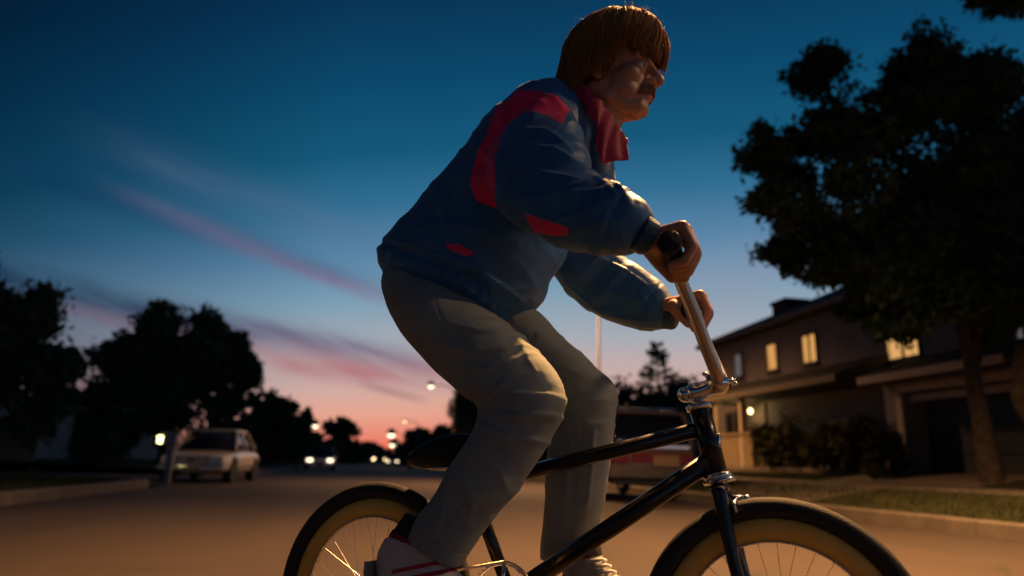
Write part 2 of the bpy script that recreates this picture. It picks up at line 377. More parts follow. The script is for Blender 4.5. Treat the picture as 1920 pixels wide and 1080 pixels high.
# left verge, broken by a side turning in which the white car stands
def corner(cx, cy, r, a0, a1):
    g = G()
    for i in range(10):
        aa, ab = a0+(a1-a0)*i/10, a0+(a1-a0)*(i+1)/10
        v = []
        for a in (aa, ab):
            for q, z in ((r, -.03), (r, .15), (r-.16, .152), (r-.16, -.03)): v.append((cx+q*math.cos(a), cy+q*math.sin(a), z))
        g.add(v, [(0, 1, 5, 4), (1, 2, 6, 5), (2, 3, 7, 6)])
    o = g.build('kerb', M_kerb, None, True); o['kind'] = 'structure'
corner(-6.2, 15.2, 2.0, 0, math.pi/2)
corner(-6.2, 28.5, 2.0, 0, -math.pi/2)
G().add([(-60, 17.1, .003), (-4.1, 17.1, .003), (-4.1, 26.6, .003), (-60, 26.6, .003)], [(0, 1, 2, 3)]).build('side_street', M_asph)['kind'] = 'structure'
def lawn_left(y0, y1, cy, sgn):
    g = G(); pts = [(-4.35, y0 if sgn > 0 else y1)]
    arc = [(-6.2+1.85*math.cos(a), cy+sgn*1.85*math.sin(a)) for a in [math.pi/2*i/8 for i in range(9)]]
    far = y0 if sgn > 0 else y1
    poly = [(-4.35, far)]+arc+[(-9, cy+sgn*1.85), (-9, far)]
    g.add([(x, y, .148+max(0, -x-4.4)*.02) for x, y in poly], [tuple(range(len(poly)))])
    a, b = sorted((far, cy+sgn*1.85))
    g.add([(-9, a, .24), (-9, b, .24), (-20, b, .45), (-20, a, .45), (-300, b, .5), (-300, a, .5)], [(0, 1, 2, 3), (3, 2, 4, 5)])
    o = g.build('lawn', M_grass); o['kind'] = 'structure'
lawn_left(-60, 0, 15.2, 1); lawn_left(0, 300, 28.5, -1)

# grass tufts growing along the verges and lawns near the viewer
def tufts(name, boxes, n, seed, zf):
    rng = np.random.default_rng(seed); V = []; 
    for (x0, x1, y0, y1, k) in boxes:
        x = rng.uniform(x0, x1, k); y = rng.uniform(y0, y1, k); z = zf(x); a = rng.uniform(0, 6.28, k); h = rng.uniform(.03, .09, k); wd = rng.uniform(.004, .009, k)
        lx, ly = rng.normal(0, .025, k), rng.normal(0, .025, k); ca, sa = np.cos(a)*wd, np.sin(a)*wd
        V.append(np.stack([np.stack([x-ca, y-sa, z-.01], 1), np.stack([x+ca, y+sa, z-.01], 1), np.stack([x+lx, y+ly, z+h], 1)], 1).reshape(-1, 3))
    V = np.concatenate(V); F = np.arange(len(V)).reshape(-1, 3)
    o = fast_mesh(name, V, F, MATS['blade']); tag(o, 'short grass blades on the verges beside the kerbs', 'grass', kind='stuff')
mat('blade', (.030, .033, .010), .8, var=.5, scale=3)
tufts('grass', [(6.66, 7.88, 4, 22, 26000), (9.4, 11, 5, 10, 6000), (9.4, 11, 14, 24, 9000), (-6.5, -4.4, 6, 15.0, 16000)], 0, 3,
      lambda x: np.where(x > 0, np.interp(x, [6.64, 7.1, 7.9, 9.35, 11], [.165, .26, .385, .435, .64]), .15+np.maximum(0, -x-4.4)*.02))

# ------------------------------------------------------------------ trees and shrubs
M_bark = mat('bark', (.060, .044, .032), .95, var=.5, scale=7, bump=.9, bscale=22)
def leafmat(name, a, b):
    m = bpy.data.materials.new(name); m.use_nodes = True; n = NT(m.node_tree); bs = n.n['Principled BSDF']
    t = n.new('ShaderNodeTexCoord').outputs['Object']
    n.put(bs.inputs['Base Color'], n.ramp(n.noise(t, 2.2, 4, .7), [(.3, a), (.7, b)]))
    bs.inputs['Roughness'].default_value = .9; bs.inputs['Specular IOR Level'].default_value = .1; return m
M_leaf = leafmat('leaves', (.022, .046, .028), (.055, .080, .038))
M_leafd = leafmat('leaves_dark', (.028, .046, .030), (.055, .078, .042))
M_shrub = leafmat('leaves_shrub', (.040, .045, .016), (.085, .080, .028))
def leaf_cloud(rng, centers, radii, n, size):
    k = rng.integers(0, len(centers), n); wts = radii[k]
    d = rng.normal(0, 1, (n, 3)); d /= np.linalg.norm(d, axis=1)[:, None]; r = rng.uniform(0, 1, n)**.45; r = np.where(rng.random(n) < .22, rng.uniform(.9, 1.55, n), r)
    p = centers[k]+d*(r*wts)[:, None]*np.array([1, 1, .82])
    a = rng.normal(0, 1, (n, 3)); a /= np.linalg.norm(a, axis=1)[:, None]; b = np.cross(a, rng.normal(0, 1, (n, 3))); b /= np.linalg.norm(b, axis=1)[:, None]
    s = (size*rng.uniform(.4, 1.6, n))[:, None]
    V = np.stack([p-a*s, p-b*s*.5+a*s*.1, p+a*s, p+b*s*.5+a*s*.1], 1).reshape(-1, 3)
    return V, np.arange(4*n).reshape(-1, 4)
def tree(name, x, y, zb, htrunk, ctr, rad, lobes, n, size, seed, label, cat='tree', group=None, tr=.18, lm=None, lobe_r=(.22, .42), extra=None, limbs=7, bend=0.):
    """ctr/rad: centre and radii of the crown relative to the tree's base"""
    rng = np.random.default_rng(seed); r = empty(name, label, cat, group, (x, y, zb)); ctr = np.array(ctr, float); rad = np.array(rad, float)
    d = rng.normal(0, 1, (lobes, 3)); d /= np.linalg.norm(d, axis=1)[:, None]; q = rng.uniform(.1, 1, lobes)**.5
    lr = rng.uniform(*lobe_r, lobes)*rad.mean(); c = ctr+d*q[:, None]*np.maximum(rad-lr[:, None]*.7, .1)
    if extra is not None: c = np.concatenate([c, np.array([e[:3] for e in extra])]); lr = np.concatenate([lr, np.array([e[3] for e in extra])])
    # second level: each lobe breaks into twig clusters, so the outline is uneven and sky shows through
    K = 15; cc = np.repeat(c, K, 0); rr = np.repeat(lr, K); dd = rng.normal(0, 1, (len(cc), 3)); dd /= np.linalg.norm(dd, axis=1)[:, None]
    cc = cc+dd*(rr*rng.uniform(.15, 1.0, len(cc)))[:, None]; rr = rr*rng.uniform(.30, .62, len(rr))
    V, F = leaf_cloud(rng, cc, rr, n, size); fast_mesh('crown', V, F, lm or M_leaf, r)
    g = G(); top = ctr+np.array([0, 0, rad[2]*.35])
    tp = catmull([(0, 0, -.4), (0, 0, 0), (bend*.5, 0, htrunk*.5), (bend, 0, htrunk), (ctr[0]*.7+bend*.3, ctr[1]*.7, (htrunk+top[2])/2), tuple(top)], 4)
    g.tube(tp, list(np.interp(range(len(tp)), [0, 4, 8, 12, len(tp)-1], [tr*1.5, tr*1.22, tr, tr*.8, tr*.15])), 14)
    for i in range(min(limbs, len(c))):
        e = c[i]; h0 = min(htrunk*(.85+.3*rng.random()), e[2]); st = np.array([bend, 0, h0]); mid = (st+e)/2+np.array([0, 0, -.08*rad[2]])
        L = catmull([st, mid, e], 4); g.tube(L, list(np.linspace(tr*.5, tr*.08, len(L))), 8)
    g.build('trunk', M_bark, r, True)
    return r
# the big tree on the right, in front of the garage
tb = np.array([9.98, 10.3, .49])
tc_ = aty(1790, 330, 10.3)-tb
big_extra = []
for px, py, rr in [(1430, 290, .42), (1450, 380, .38), (1475, 330, .5), (1475, 470, .32), (1560, 505, .34), (1520, 420, .5), (1530, 150, .42), (1560, 110, .32), (1590, 230, .5), (1680, 170, .5), (1735, 105, .40), (1800, 128, .42), (1880, 150, .45), (1610, 340, .6), (1700, 300, .7), (1800, 260, .8), (1890, 300, .8),
                   (1630, 545, .36), (1680, 590, .38), (1760, 560, .5), (1610, 570, .30), (1850, 590, .42), (1900, 470, .6), (1700, 450, .6), (1590, 450, .5), (1850, 400, .6), (1640, 500, .5), (1960, 200, .9), (2020, 400, .9), (1560, 250, .36), (1640, 250, .42), (1720, 210, .45), (1780, 170, .5), (1850, 190, .55), (1510, 270, .34), (1690, 380, .5), (1770, 380, .6), (1640, 420, .5), (1580, 480, .36), (1790, 490, .5), (1900, 560, .5)]:
    q = aty(px, py, 10.3+(hash((px*7+py)) % 9-4)*.28)-tb; big_extra.append((*q, rr*1.22))
tree('broadleaf_tree', *tb, 2.1, tc_+np.array([.8, .3, -.25]), (2.1, 2.3, 1.9), 12, 105000, .060, 11, 'tall leafy tree with pale trunk in front of the garage on the right', 'tree', None, .15, M_leaf, (.24, .36), big_extra, 12, -.08)
G_ = empty('leaning_tree', 'bare leaning trunk in lamplight at the right edge beyond the leafy tree', 'tree', None, (10.9, 9.3, .55))
q0, q1, q2 = aty(2020, 905, 9.3), aty(1962, 810, 9.3), aty(1918, 740, 9.3)
lb = np.array([10.9, 9.3, .55]); g = G(); L = catmull([q0-lb+[0, 0, -.15], q1-lb, q2-lb, aty(1925, 640, 9.3)-lb], 5); g.tube(L, list(np.linspace(.24, .12, len(L))), 14); g.build('trunk', M_bark, G_, True)
# a branch of a nearer tree entering at the top right corner
rng = np.random.default_rng(5)
q = aty(1905, -20, 7.5); ob = empty('overhanging_branch_tree', 'tree whose leafy branch dips in at the top right corner', 'tree', None, (9.4, 7.5, .45))
ob_c = np.array([q+np.array([dx, dy, dz]) for dx, dy, dz in rng.normal(0, 1, (26, 3))*[.33, .25, .12]])-np.array([9.4, 7.5, .45])
V, F = leaf_cloud(rng, ob_c, np.full(26, .14), 3200, .05); fast_mesh('crown', V, F, M_leaf, ob)
G().tube(catmull([(0, 0, -.3), (0, 0, 2.5), (-.2, 0, 5.0), tuple(ob_c[0]+[.3, 0, .25])], 5), [.16]*6+list(np.linspace(.15, .02, 10)), 10).build('trunk', M_bark, ob, True)
LT_ = 'trees on the left side of the road'
tree('broadleaf_tree', -12.6, 25.5, .35, 1.9, (0, 0, 3.9), (2.7, 2.5, 2.9), 20, 30000, .14, 21, 'dark tree cut by the left edge of the picture', 'tree', LT_, .2, M_leafd, extra=[(1.9, 0, 3.2, .8), (2.4, 0, 2.2, .7), (1.6, 0, 5.0, .55), (-.5, 0, 6.0, .8), (0, 0, 2, 1.6), (2.6, 0, 3.2, .7), (1.2, 0, 4.2, 1.2), (2.0, 0, 1.6, 1.0)])
tree('broadleaf_tree', -11.6, 45, .3, 2.4, (0, 0, 5.0), (4.3, 3.9, 3.9), 26, 42000, .20, 22, 'broad dark tree standing behind the white car', 'tree', LT_, .33, M_leafd, extra=[(-1.2, 0, 8.1, 1.0), (1.6, 0, 8.0, 1.0), (3.6, 0, 5.8, .9), (-3.9, 0, 3.4, 1.2), (2.8, 0, 7.2, .9), (0, 0, 2.6, 2.4), (-2.8, 0, 1.6, 1.5), (3, 0, 2, 1.6), (-4.6, 0, 1.6, 1.6), (-3.6, 0, 5.0, 1.3), (3.6, 0, 3.6, 1.5), (0, 0, 6, 2.2), (4.2, 0, 5, .8)])
tree('broadleaf_tree', -7.6, 58, .2, 1.6, (0, 0, 3.2), (2.6, 2.4, 2.6), 16, 15000, .2, 23, 'lower rounded tree just right of the broad dark tree', 'tree', LT_, .22, M_leafd, extra=[(0, 0, 1.8, 1.8)])
tree('broadleaf_tree', -6.1, 66, .2, 1.6, (0, 0, 2.9), (1.5, 1.6, 2.1), 12, 8000, .2, 24, 'narrow tree at the right end of the left row', 'tree', LT_, .2, M_leafd, extra=[(0, 0, 1.6, 1.2)])
tree('broadleaf_tree', -4.9, 112, .2, 2.2, (0, 0, 4.9), (3.0, 3.0, 1.9), 16, 4200, .3, 25, 'thin crowned tree in front of the red horizon', 'tree', LT_, .25, M_leafd)
tree('broadleaf_tree', -5.5, 120, .0, 1.2, (0, 0, 2.4), (3.2, 3.0, 2.4), 14, 6000, .4, 26, 'low dark tree under the thin crowned one by the road end', 'tree', LT_, .3, M_leafd)
tree('broadleaf_tree', -2.2, 185, .0, 2, (0, 0, 3.0), (5.0, 4.5, 2.7), 18, 8000, .5, 27, 'low distant tree closing the left end of the road', 'tree', 'distant trees at the road end', .4, M_leafd)
tree('broadleaf_tree', 1.8, 250, .0, 2, (0, 0, 3.0), (5.5, 4.5, 3.2), 18, 8000, .6, 28, 'distant tree closing the middle of the road end', 'tree', 'distant trees at the road end', .4, M_leafd)
tree('broadleaf_tree', 9.6, 150, .2, 2, (0, 0, 4.4), (4.2, 4, 3.9), 20, 9000, .4, 29, 'round dark tree right of the road end behind the lamps', 'tree', 'distant trees at the road end', .4, M_leafd, extra=[(0, 0, 2, 2.6)])
tree('broadleaf_tree', 13.4, 140, .2, 2, (0, 0, 4.4), (3.8, 4, 3.4), 18, 8000, .4, 30, 'square topped dark tree next to the round one', 'tree', 'distant trees at the road end', .4, M_leafd, extra=[(0, 0, 2, 2.6)])
tree('broadleaf_tree', 10.2, 75, .3, 2.2, (0, 0, 5.0), (2.5, 3, 4.2), 20, 13000, .24, 31, 'dark tree behind the thin pole left of the near thigh', 'tree', None, .3, M_leafd, extra=[(0, 0, 2, 2.2)])
tree('broadleaf_tree', 17.6, 75, .3, 2.2, (0, 0, 3.6), (4, 3, 3.2), 20, 11000, .26, 32, 'wide dark tree hidden mostly behind the legs of the cyclist', 'tree', None, .3, M_leafd, extra=[(0, 0, 2, 2.6)])
for i, (px, top, yy, rx, lab) in enumerate([(30, 742, 60, 5.0, 'dark tree mass behind the roof of the low house'), (190, 752, 70, 5.0, 'low dark tree in the gap between the two left trees'), (560, 800, 90, 3.6, 'low dark tree behind the narrow tree'), (640, 822, 150, 6.0, 'low dark trees under the thin crowned tree'), (690, 842, 260, 9.0, 'lowest tree exactly at the end of the road'), (800, 828, 120, 5.0, 'low tree behind the bicycle saddle'), (500, 790, 78, 4.0, 'dark tree behind the right side of the broad tree')]):
    q = aty(px, top, yy); hh = q[2]
    tree('broadleaf_tree', q[0], yy, 0, hh*.2, (0, 0, hh*.52), (rx, 2.5, hh*.52), 22, 9000, .0035*yy, 80+i, lab, 'tree', 'far trees along the horizon', .2, M_leafd, (.3, .45), [(rx*k, 0, hh*.3, hh*.4) for k in (-.8, -.4, 0, .4, .8)])
RT = 'dark trees beyond the parked car'
for i, (px, top, yy, rx, lab) in enumerate([(1165, 712, 46, 2.1, 'low dark tree next to the far knee'), (1225, 712, 44, 1.9, 'dark tree below the sparse conifer'), (1300, 688, 43, 2.3, 'dark domed tree beside the stem of the handlebar'), (1110, 730, 52, 2.5, 'dark tree low behind the far thigh')]):
    q = aty(px, top, yy); hh = q[2]-.5
    tree('broadleaf_tree', q[0], yy, .5, 1.2, (0, 0, hh*.52), (rx, 2, hh*.5), 16, 10000, .17, 40+i, lab, 'tree', RT, .2, M_leafd, (.35, .55), [(0, 0, hh*.35, rx*.8)])
q = aty(1232, 640, 40); hh = q[2]-.5
r = empty('conifer_tree', 'thin sparse conifer standing against the sky right of the far knee', 'conifer', None, (q[0], 40, .5))
rng = np.random.default_rng(77); g = G(); g.tube([(0, 0, -.3), (0, 0, hh*.5), (0, 0, hh)], [.14, .09, .015], 8); cs = []; rr = []
for k in range(64):
    z = hh*(.50+.49*rng.random()); L = (hh*1.04-z)*.40+.12; a = rng.uniform(0, 6.28); e = np.array([math.cos(a)*L, math.sin(a)*L, z+L*.15]); g.tube([(0, 0, z-.1), tuple(e)], [.025, .006], 5)
    for t in (.35, .6, .8, 1.0): cs.append(np.array([0, 0, z-.1])*(1-t)+e*t); rr.append(.11+.05*rng.random())
g.build('trunk', M_bark, r, True); V, F = leaf_cloud(rng, np.array(cs), np.array(rr), 2600, .09); fast_mesh('crown', V, F, M_leafd, r)
def shrub(x, y, z, rx, rz, n, seed, label, lm=None, size=.055, name='shrub', group='shrubs in front of the houses'):
    rng = np.random.default_rng(seed); r = empty(name, label, 'shrub', group, (x, y, z))
    k = 22; d = rng.normal(0, 1, (k, 3)); d /= np.linalg.norm(d, axis=1)[:, None]; d[:, 2] = abs(d[:, 2])
    c = d*np.array([rx*.7, rx*.7, rz*.7])*rng.uniform(.4, 1, k)[:, None]+[0, 0, rz*.2]
    V, F = leaf_cloud(rng, c, rng.uniform(.25, .45, k)*min(rx, rz), n, size); fast_mesh('foliage', V, F, lm or M_shrub, r)
    g = G()
    for i in range(5): g.tube([(0, 0, -.1), tuple(c[i]*.5+[0, 0, .05]), tuple(c[i])], [.03, .02, .006], 6)
    g.build('stem', M_bark, r, True)
for i, (px, py, X, rx, rz, lab) in enumerate([(1440, 893, 10.6, .70, 1.35, 'shrub beside the porch wall below the porch lamp'), (1492, 893, 10.9, .85, 1.5, 'rounded shrub between the porch and the middle of the facade'), (1550, 893, 10.7, .8, 1.35, 'shrub below the right hand upper window'), (1606, 893, 10.6, .66, 1.5, 'tall shrub left of the garage fascia end'), (1655, 893, 10.4, .42, .95, 'shrub at the left jamb of the garage opening'), (1632, 893, 9.9, .26, .38, 'small pale shrub at the corner of the driveway')]):
    q = atx(px, 800, X); shrub(X, q[1], .60, rx, rz, 4200, 60+i, lab)
shrub(-6.6, 50, .2, 1.2, 1.5, 2500, 70, 'lamplit bush at the kerb left of the oncoming car', M_shrub, .1)
shrub(-9.9, 29.5, .25, 1.3, 1.5, 3000, 71, 'dark bush right behind the white car', M_leafd, .09)
shrub(-14, 28.5, .3, 1.6, 1.6, 3000, 72, 'dark bush in front of the low house on the left', M_leafd, .09)
# ------------------------------------------------------------------ houses
def siding(name, c, pitch=.18):
    m = bpy.data.materials.new(name); m.use_nodes = True; n = NT(m.node_tree); b = n.n['Principled BSDF']
    t = n.new('ShaderNodeTexCoord').outputs['Object']; sp = n.new('ShaderNodeSeparateXYZ'); n.l.new(t, sp.inputs[0])
    fr = n.m('FRACT', n.m('DIVIDE', sp.outputs[2], pitch)); gap = n.m('LESS_THAN', fr, .08)
    base = n.ramp(n.noise(t, 1.5, 4, .6), [(.3, tuple(v*.8 for v in c)), (.7, tuple(v*1.15 for v in c))])
    n.put(b.inputs['Base Color'], n.mix(n.m('MULTIPLY', gap, .5), base, tuple(v*.5 for v in c)+(1,)))
    b.inputs['Roughness'].default_value = .8
    bn = n.new('ShaderNodeBump'); bn.inputs['Strength'].default_value = .7; bn.inputs['Distance'].default_value = .02; n.put(bn.inputs['Height'], fr); n.l.new(bn.outputs[0], b.inputs['Normal'])
    return m
def shingle(name, c):
    m = bpy.data.materials.new(name); m.use_nodes = True; n = NT(m.node_tree); b = n.n['Principled BSDF']
    t = n.new('ShaderNodeTexCoord').outputs['Object']
    br = n.new('ShaderNodeTexBrick'); n.l.new(t, br.inputs['Vector']); br.inputs['Scale'].default_value = 3; br.inputs['Mortar Size'].default_value = .012
    br.inputs['Color1'].default_value = (*[v*.8 for v in c], 1); br.inputs['Color2'].default_value = (*[v*1.25 for v in c], 1); br.inputs['Mortar'].default_value = (*[v*.4 for v in c], 1)
    n.l.new(br.outputs[0], b.inputs['Base Color']); b.inputs['Roughness'].default_value = .95; b.inputs['Specular IOR Level'].default_value = .1; return m
M_sid = siding('house_siding', (.20, .175, .185)); M_shin = shingle('roof_shingle', (.060, .054, .050)); M_trim = mat('painted_trim', (.46, .36, .27), .7, var=.12); M_trimd0 = mat('porch_wall_paint', (.22, .16, .10), .8, var=.2)
M_dtrim = mat('dark_trim', (.15, .115, .095), .7); M_brick = mat('chimney_brick', (.06, .04, .035), .9, var=.4, scale=6, bump=.6)
M_glass = mat('dark_glass', (.012, .014, .018), .08, spec=.6); M_dark = mat('garage_dark', (.018, .019, .022), .8); M_gdoor = mat('garage_door_paint', (.05, .052, .058), .6)
def lit_mat(name, c, s):
    m = bpy.data.materials.new(name); m.use_nodes = True; n = NT(m.node_tree); b = n.n['Principled BSDF']
    t = n.new('ShaderNodeTexCoord').outputs['Object']; mp = n.new('ShaderNodeMapping'); mp.inputs['Scale'].default_value = (9, 9, .5); n.l.new(t, mp.inputs[0])
    f = n.noise(mp.outputs[0], 1.6, 3, .6); b.inputs['Base Color'].default_value = (.05, .04, .03, 1)
    n.put(b.inputs['Emission Color'], n.ramp(f, [(.3, tuple(v*f_ for v, f_ in zip(c, (.42, .34, .24)))), (.60, c)])); b.inputs['Emission Strength'].default_value = s; return m
M_lit = lit_mat('lit_curtain', (1.0, .50, .15), .80); M_litdim = lit_mat('lit_curtain_pale', (.62, .56, .60), .20); M_litbright = lit_mat('lit_blind', (1.0, .55, .19), .85)
M_porchlit = mat('porch_lamp_glow', (.9, .7, .3), .4, emit=(1, .78, .30), estr=6)
def window(par, X, y0, y1, z0, z1, glass, side=-1, mull=1, fr=.05, fm=None, dep=.06):
    """window in a facade x=X facing side*x"""
    s = side; g = G()
    xo, xi = X+s*dep, X-s*.02
    a, b = sorted((xo, xi))
    g.box(a, b, y0-fr, y0, z0-fr, z1+fr); g.box(a, b, y1, y1+fr, z0-fr, z1+fr); g.box(a, b, y0, y1, z1, z1+fr); g.box(a, b, y0, y1, z0-fr, z0)
    f = g.build('window', fm or M_dtrim, par)
    a2, b2 = sorted((X+s*.004, X+s*.012)); G().box(a2, b2, y0, y1, z0, z1).build('pane', glass, f)
    if mull:
        g = G()
        for k in range(1, mull+1):
            yy = y0+(y1-y0)*k/(mull+1); a3, b3 = sorted((X+s*.014, X+s*.04)); g.box(a3, b3, yy-.025, yy+.025, z0, z1)
        g.build('mullion', fm or M_dtrim, f)
    a4, b4 = sorted((X+s*.002, X+s*(dep+.06))); G().box(a4, b4, y0-fr-.05, y1+fr+.05, z0-fr-.05, z0-fr-.003).build('sill', fm or M_dtrim, f)
    return f
def hip(g, x0, x1, y0, y1, z, h, over=.4, thick=.16):
    x0 -= over; x1 += over; y0 -= over; y1 += over; w2 = (x1-x0)/2; xm = (x0+x1)/2
    ya, yb = (y0+w2, y1-w2) if (y1-y0) > 2*w2 else ((y0+y1)/2-.05, (y0+y1)/2+.05)
    v = [(x0, y0, z), (x1, y0, z), (x1, y1, z), (x0, y1, z), (x0, y0, z+thick), (x1, y0, z+thick), (x1, y1, z+thick), (x0, y1, z+thick), (xm, ya, z+h), (xm, yb, z+h)]
    g.add(v, [(3, 2, 1, 0), (0, 1, 5, 4), (1, 2, 6, 5), (2, 3, 7, 6), (3, 0, 4, 7), (4, 5, 8), (5, 6, 9, 8), (6, 7, 9), (7, 4, 8, 9)])
H = empty('two_storey_house', 'two storey house with lit upper windows and a garage behind the leafy tree', 'house', None, (12, 16, .6))
hb = np.array([12, 16, .6])
def hb_(g): g.v = [(p[0]-hb[0], p[1]-hb[1], p[2]-hb[2]) for p in g.v]; return g
class HG(G):
    def build(s, *a, **k): hb_(s); return G.build(s, *a, **k)
HG().box(12, 20, 8.0, 24.0, .3, 4.9).build('wall', M_sid, H)
g = HG(); hip(g, 12, 20, 8, 24, 4.9, 2.15); rf = g.build('roof', M_shin, H)
HG().box(11.585, 11.598, 7.6, 24.4, 4.905, 5.055).build('eave_board', M_dtrim, H)
cq = atx(1480, 565, 13.6); g = HG(); g.box(13.2, 14.0, cq[1]-.42, cq[1]+.42, 5.0, cq[2]-.12); g.box(13.15, 14.05, cq[1]-.48, cq[1]+.48, cq[2]-.12, cq[2]); g.build('chimney', M_brick, rf)
def hwin(px0, px1, pyt, pyb, X, glass, mull=1):
    a, b = atx(px0, (pyt+pyb)/2, X), atx(px1, (pyt+pyb)/2, X); zt, zb = atx((px0+px1)/2, pyt, X)[2], atx((px0+px1)/2, pyb, X)[2]
    y0, y1 = sorted((a[1], b[1])); f = window(H, X, y0, y1, zb, zt, glass, -1, mull)
    for o in [f]+list(f.children):
        for vv in o.data.vertices: vv.co.x -= hb[0]; vv.co.y -= hb[1]; vv.co.z -= hb[2]
    return f
hwin(1379, 1392, 665, 705, 12, M_litdim, 0)
hwin(1440, 1458, 646, 693, 12, M_lit, 0)
hwin(1507, 1532, 628, 679, 12, M_lit, 1)
hwin(1665, 1724, 617, 670, 12, M_litbright, 1)
hwin(1908, 1940, 610, 640, 12, M_litdim, 1)
# curtains half drawn on the small windows
# porch
py0, py1 = atx(1600, 760, 10.9)[1], atx(1325, 760, 10.9)[1]
g = HG(); v = [(10.5, py0, 2.86), (10.5, py1, 2.86), (12, py1, 3.42), (12, py0, 3.42), (10.5, py0, 2.72), (10.5, py1, 2.72), (12, py1, 2.72), (12, py0, 2.72)]
g.add(v, [(0, 1, 2, 3), (4, 7, 6, 5), (0, 4, 5, 1), (1, 5, 6, 2), (3, 7, 4, 0)]); g.build('porch_roof', M_shin, H)
HG().box(10.47, 10.497, py0, py1, 2.70, 2.86).build('porch_fascia', M_dtrim, H)
for px in (1347, 1393):
    yy = atx(px, 800, 10.7)[1]; HG().box(10.62, 10.78, yy-.08, yy+.08, .55, 2.72).build('post', M_trim, H)
g = HG(); ya, yb = atx(1418, 850, 10.7)[1], atx(1335, 850, 10.7)[1]; g.box(10.64, 10.76, ya+.1, yb, .5, 1.62); g.box(10.59, 10.81, ya+.08, yb, 1.622, 1.70); g.build('porch_wall', M_trimd0, H)
HG().box(10.5, 12, py0, py1, .3, .72).build('porch_floor', M_conc, H)
yd = atx(1425, 800, 12)[1]
HG().box(11.93, 11.998, yd-.45, yd+.45, .73, 2.65).build('door', M_dtrim, H)
w1 = window(H, 12, atx(1385, 800, 12)[1]-.3, atx(1385, 800, 12)[1]+.8, 1.5, 2.5, M_glass)
for o in [w1]+list(w1.children):
    for vv in o.data.vertices: vv.co.x -= hb[0]; vv.co.y -= hb[1]; vv.co.z -= hb[2]
q = atx(1407, 771, 11.7); pl = HG(); pl.ball(tuple(q), (.065, .065, .085)); lo = pl.build('porch_lamp', M_porchlit, H, True)
g = HG(); g.box(q[0]+.02, 12.0, q[1]-.03, q[1]+.03, q[2]+.16, q[2]+.20); g.box(11.96, 11.995, q[1]-.08, q[1]+.08, q[2]-.1, q[2]+.26); g.build('lamp_bracket', M_dtrim, lo)
l = bpy.data.lights.new('porch_light', 'POINT'); l.energy = 16; l.color = (1, .66, .25); l.shadow_soft_size = .1
o = bpy.data.objects.new('porch_light', l); COL.objects.link(o); o.location = Vector((q[0]-.35-hb[0], q[1]-hb[1], q[2]-.1-hb[2])); o.parent = H
# garage wing, standing forward
gy0, gy1 = 9.0, 13.9; dy0, dy1 = 10.15, 13.35
g = HG(); g.box(11.0, 11.998, gy0, dy0, .3, 2.62); g.box(11.0, 11.998, dy1, gy1, .3, 2.62); g.box(11.0, 11.998, dy0, dy1, 2.30, 2.62); g.build('garage_wall', M_sid, H)
HG().box(11.55, 11.70, dy0, dy1, .62, 2.30).build('garage_door', M_gdoor, H)
g = HG(); 
for k in range(1, 4): g.box(11.535, 11.549, dy0, dy1, .62+k*.42-.012, .62+k*.42+.012)
g.build('door_seam', M_dark, H)
g = HG(); g.box(10.955, 10.998, dy0-.16, dy1+.16, 2.30, 2.46); g.box(10.955, 10.998, dy0-.16, dy0, .66, 2.298); g.box(10.955, 10.998, dy1, dy1+.16, .66, 2.298); g.build('door_frame', M_trim, H)
g = HG(); g.box(11.2, 11.26, dy0, dy1, 2.12, 2.26); g.build('door_header', M_trim, H)
g = HG(); v = [(10.45, gy0-.3, 2.68), (10.45, 13.95, 2.68), (12.0, 13.95, 3.2), (12.0, gy0-.3, 3.2), (10.45, gy0-.3, 2.50), (10.45, 13.95, 2.50), (12, 13.95, 2.625), (12, gy0-.3, 2.625)]
g.add(v, [(0, 1, 2, 3), (4, 7, 6, 5), (0, 4, 5, 1), (1, 5, 6, 2), (3, 7, 4, 0)]); g.build('garage_roof', M_shin, H)
HG().box(10.41, 10.447, gy0+1.2, 13.97, 2.50, 2.66).build('fascia', M_trim, H)
# neighbouring houses, dark
def ranch(x0, x1, y0, y1, ze, zr, base, label, side, wins, gar=None, name='ranch_house', grp=None, lamp=None):
    r = empty(name, label, 'house', grp, ((x0+x1)/2, (y0+y1)/2, base)); o3 = Vector(((x0+x1)/2, (y0+y1)/2, base))
    def B(g, *a, **k): g.v = [tuple(Vector(p)-o3) for p in g.v]; return g.build(*a, **k)
    B(G().box(x0, x1, y0, y1, base-.3, ze), 'wall', M_sid, r)
    g = G(); hip(g, x0, x1, y0, y1, ze, zr-ze, .5, .14); B(g, 'roof', M_shin, r)
    X = x0 if side < 0 else x1
    for (a, b, c, d, gm) in wins:
        f = window(r, X, a, b, c, d, gm, side)
        for o in [f]+list(f.children):
            for vv in o.data.vertices: vv.co -= o3
    if gar:
        a, b, h = gar; s = side; xa, xb = sorted((X+s*.004, X+s*.05)); B(G().box(xa, xb, a, b, base, base+h), 'garage_door', M_trimd, r)
    if lamp:
        B(G().ball(lamp, (.05, .05, .07)), 'porch_lamp', M_porchw, r, True)
    return r
M_trimd = mat('weathered_white_paint', (.16, .15, .15), .7, var=.25); M_porchw = mat('porch_glow_white', (.8, .8, .7), .4, emit=(1, .88, .60), estr=3)
lq = atx(115, 785, -14.5)
ranch(-23, -14.6, 27.5, 39.5, 2.7, 3.9, .35, 'low dark house with one small white porch light on the far left', 1, [(36, 37.6, 1.3, 2.2, M_glass)], (29.5, 32.6, 1.9), lamp=tuple(lq))
ranch(-24, -16, 50, 64, 3.0, 4.9, .3, 'dark house behind the broad tree on the left', 1, [(53, 55, 1.3, 2.3, M_glass), (59, 61, 1.3, 2.3, M_glass)])
ranch(16.5, 25, 30, 40, 3.6, 5.4, .6, 'dark house roof between the conifer and the two storey house', -1, [(32, 34, 1.6, 2.6, M_glass)])
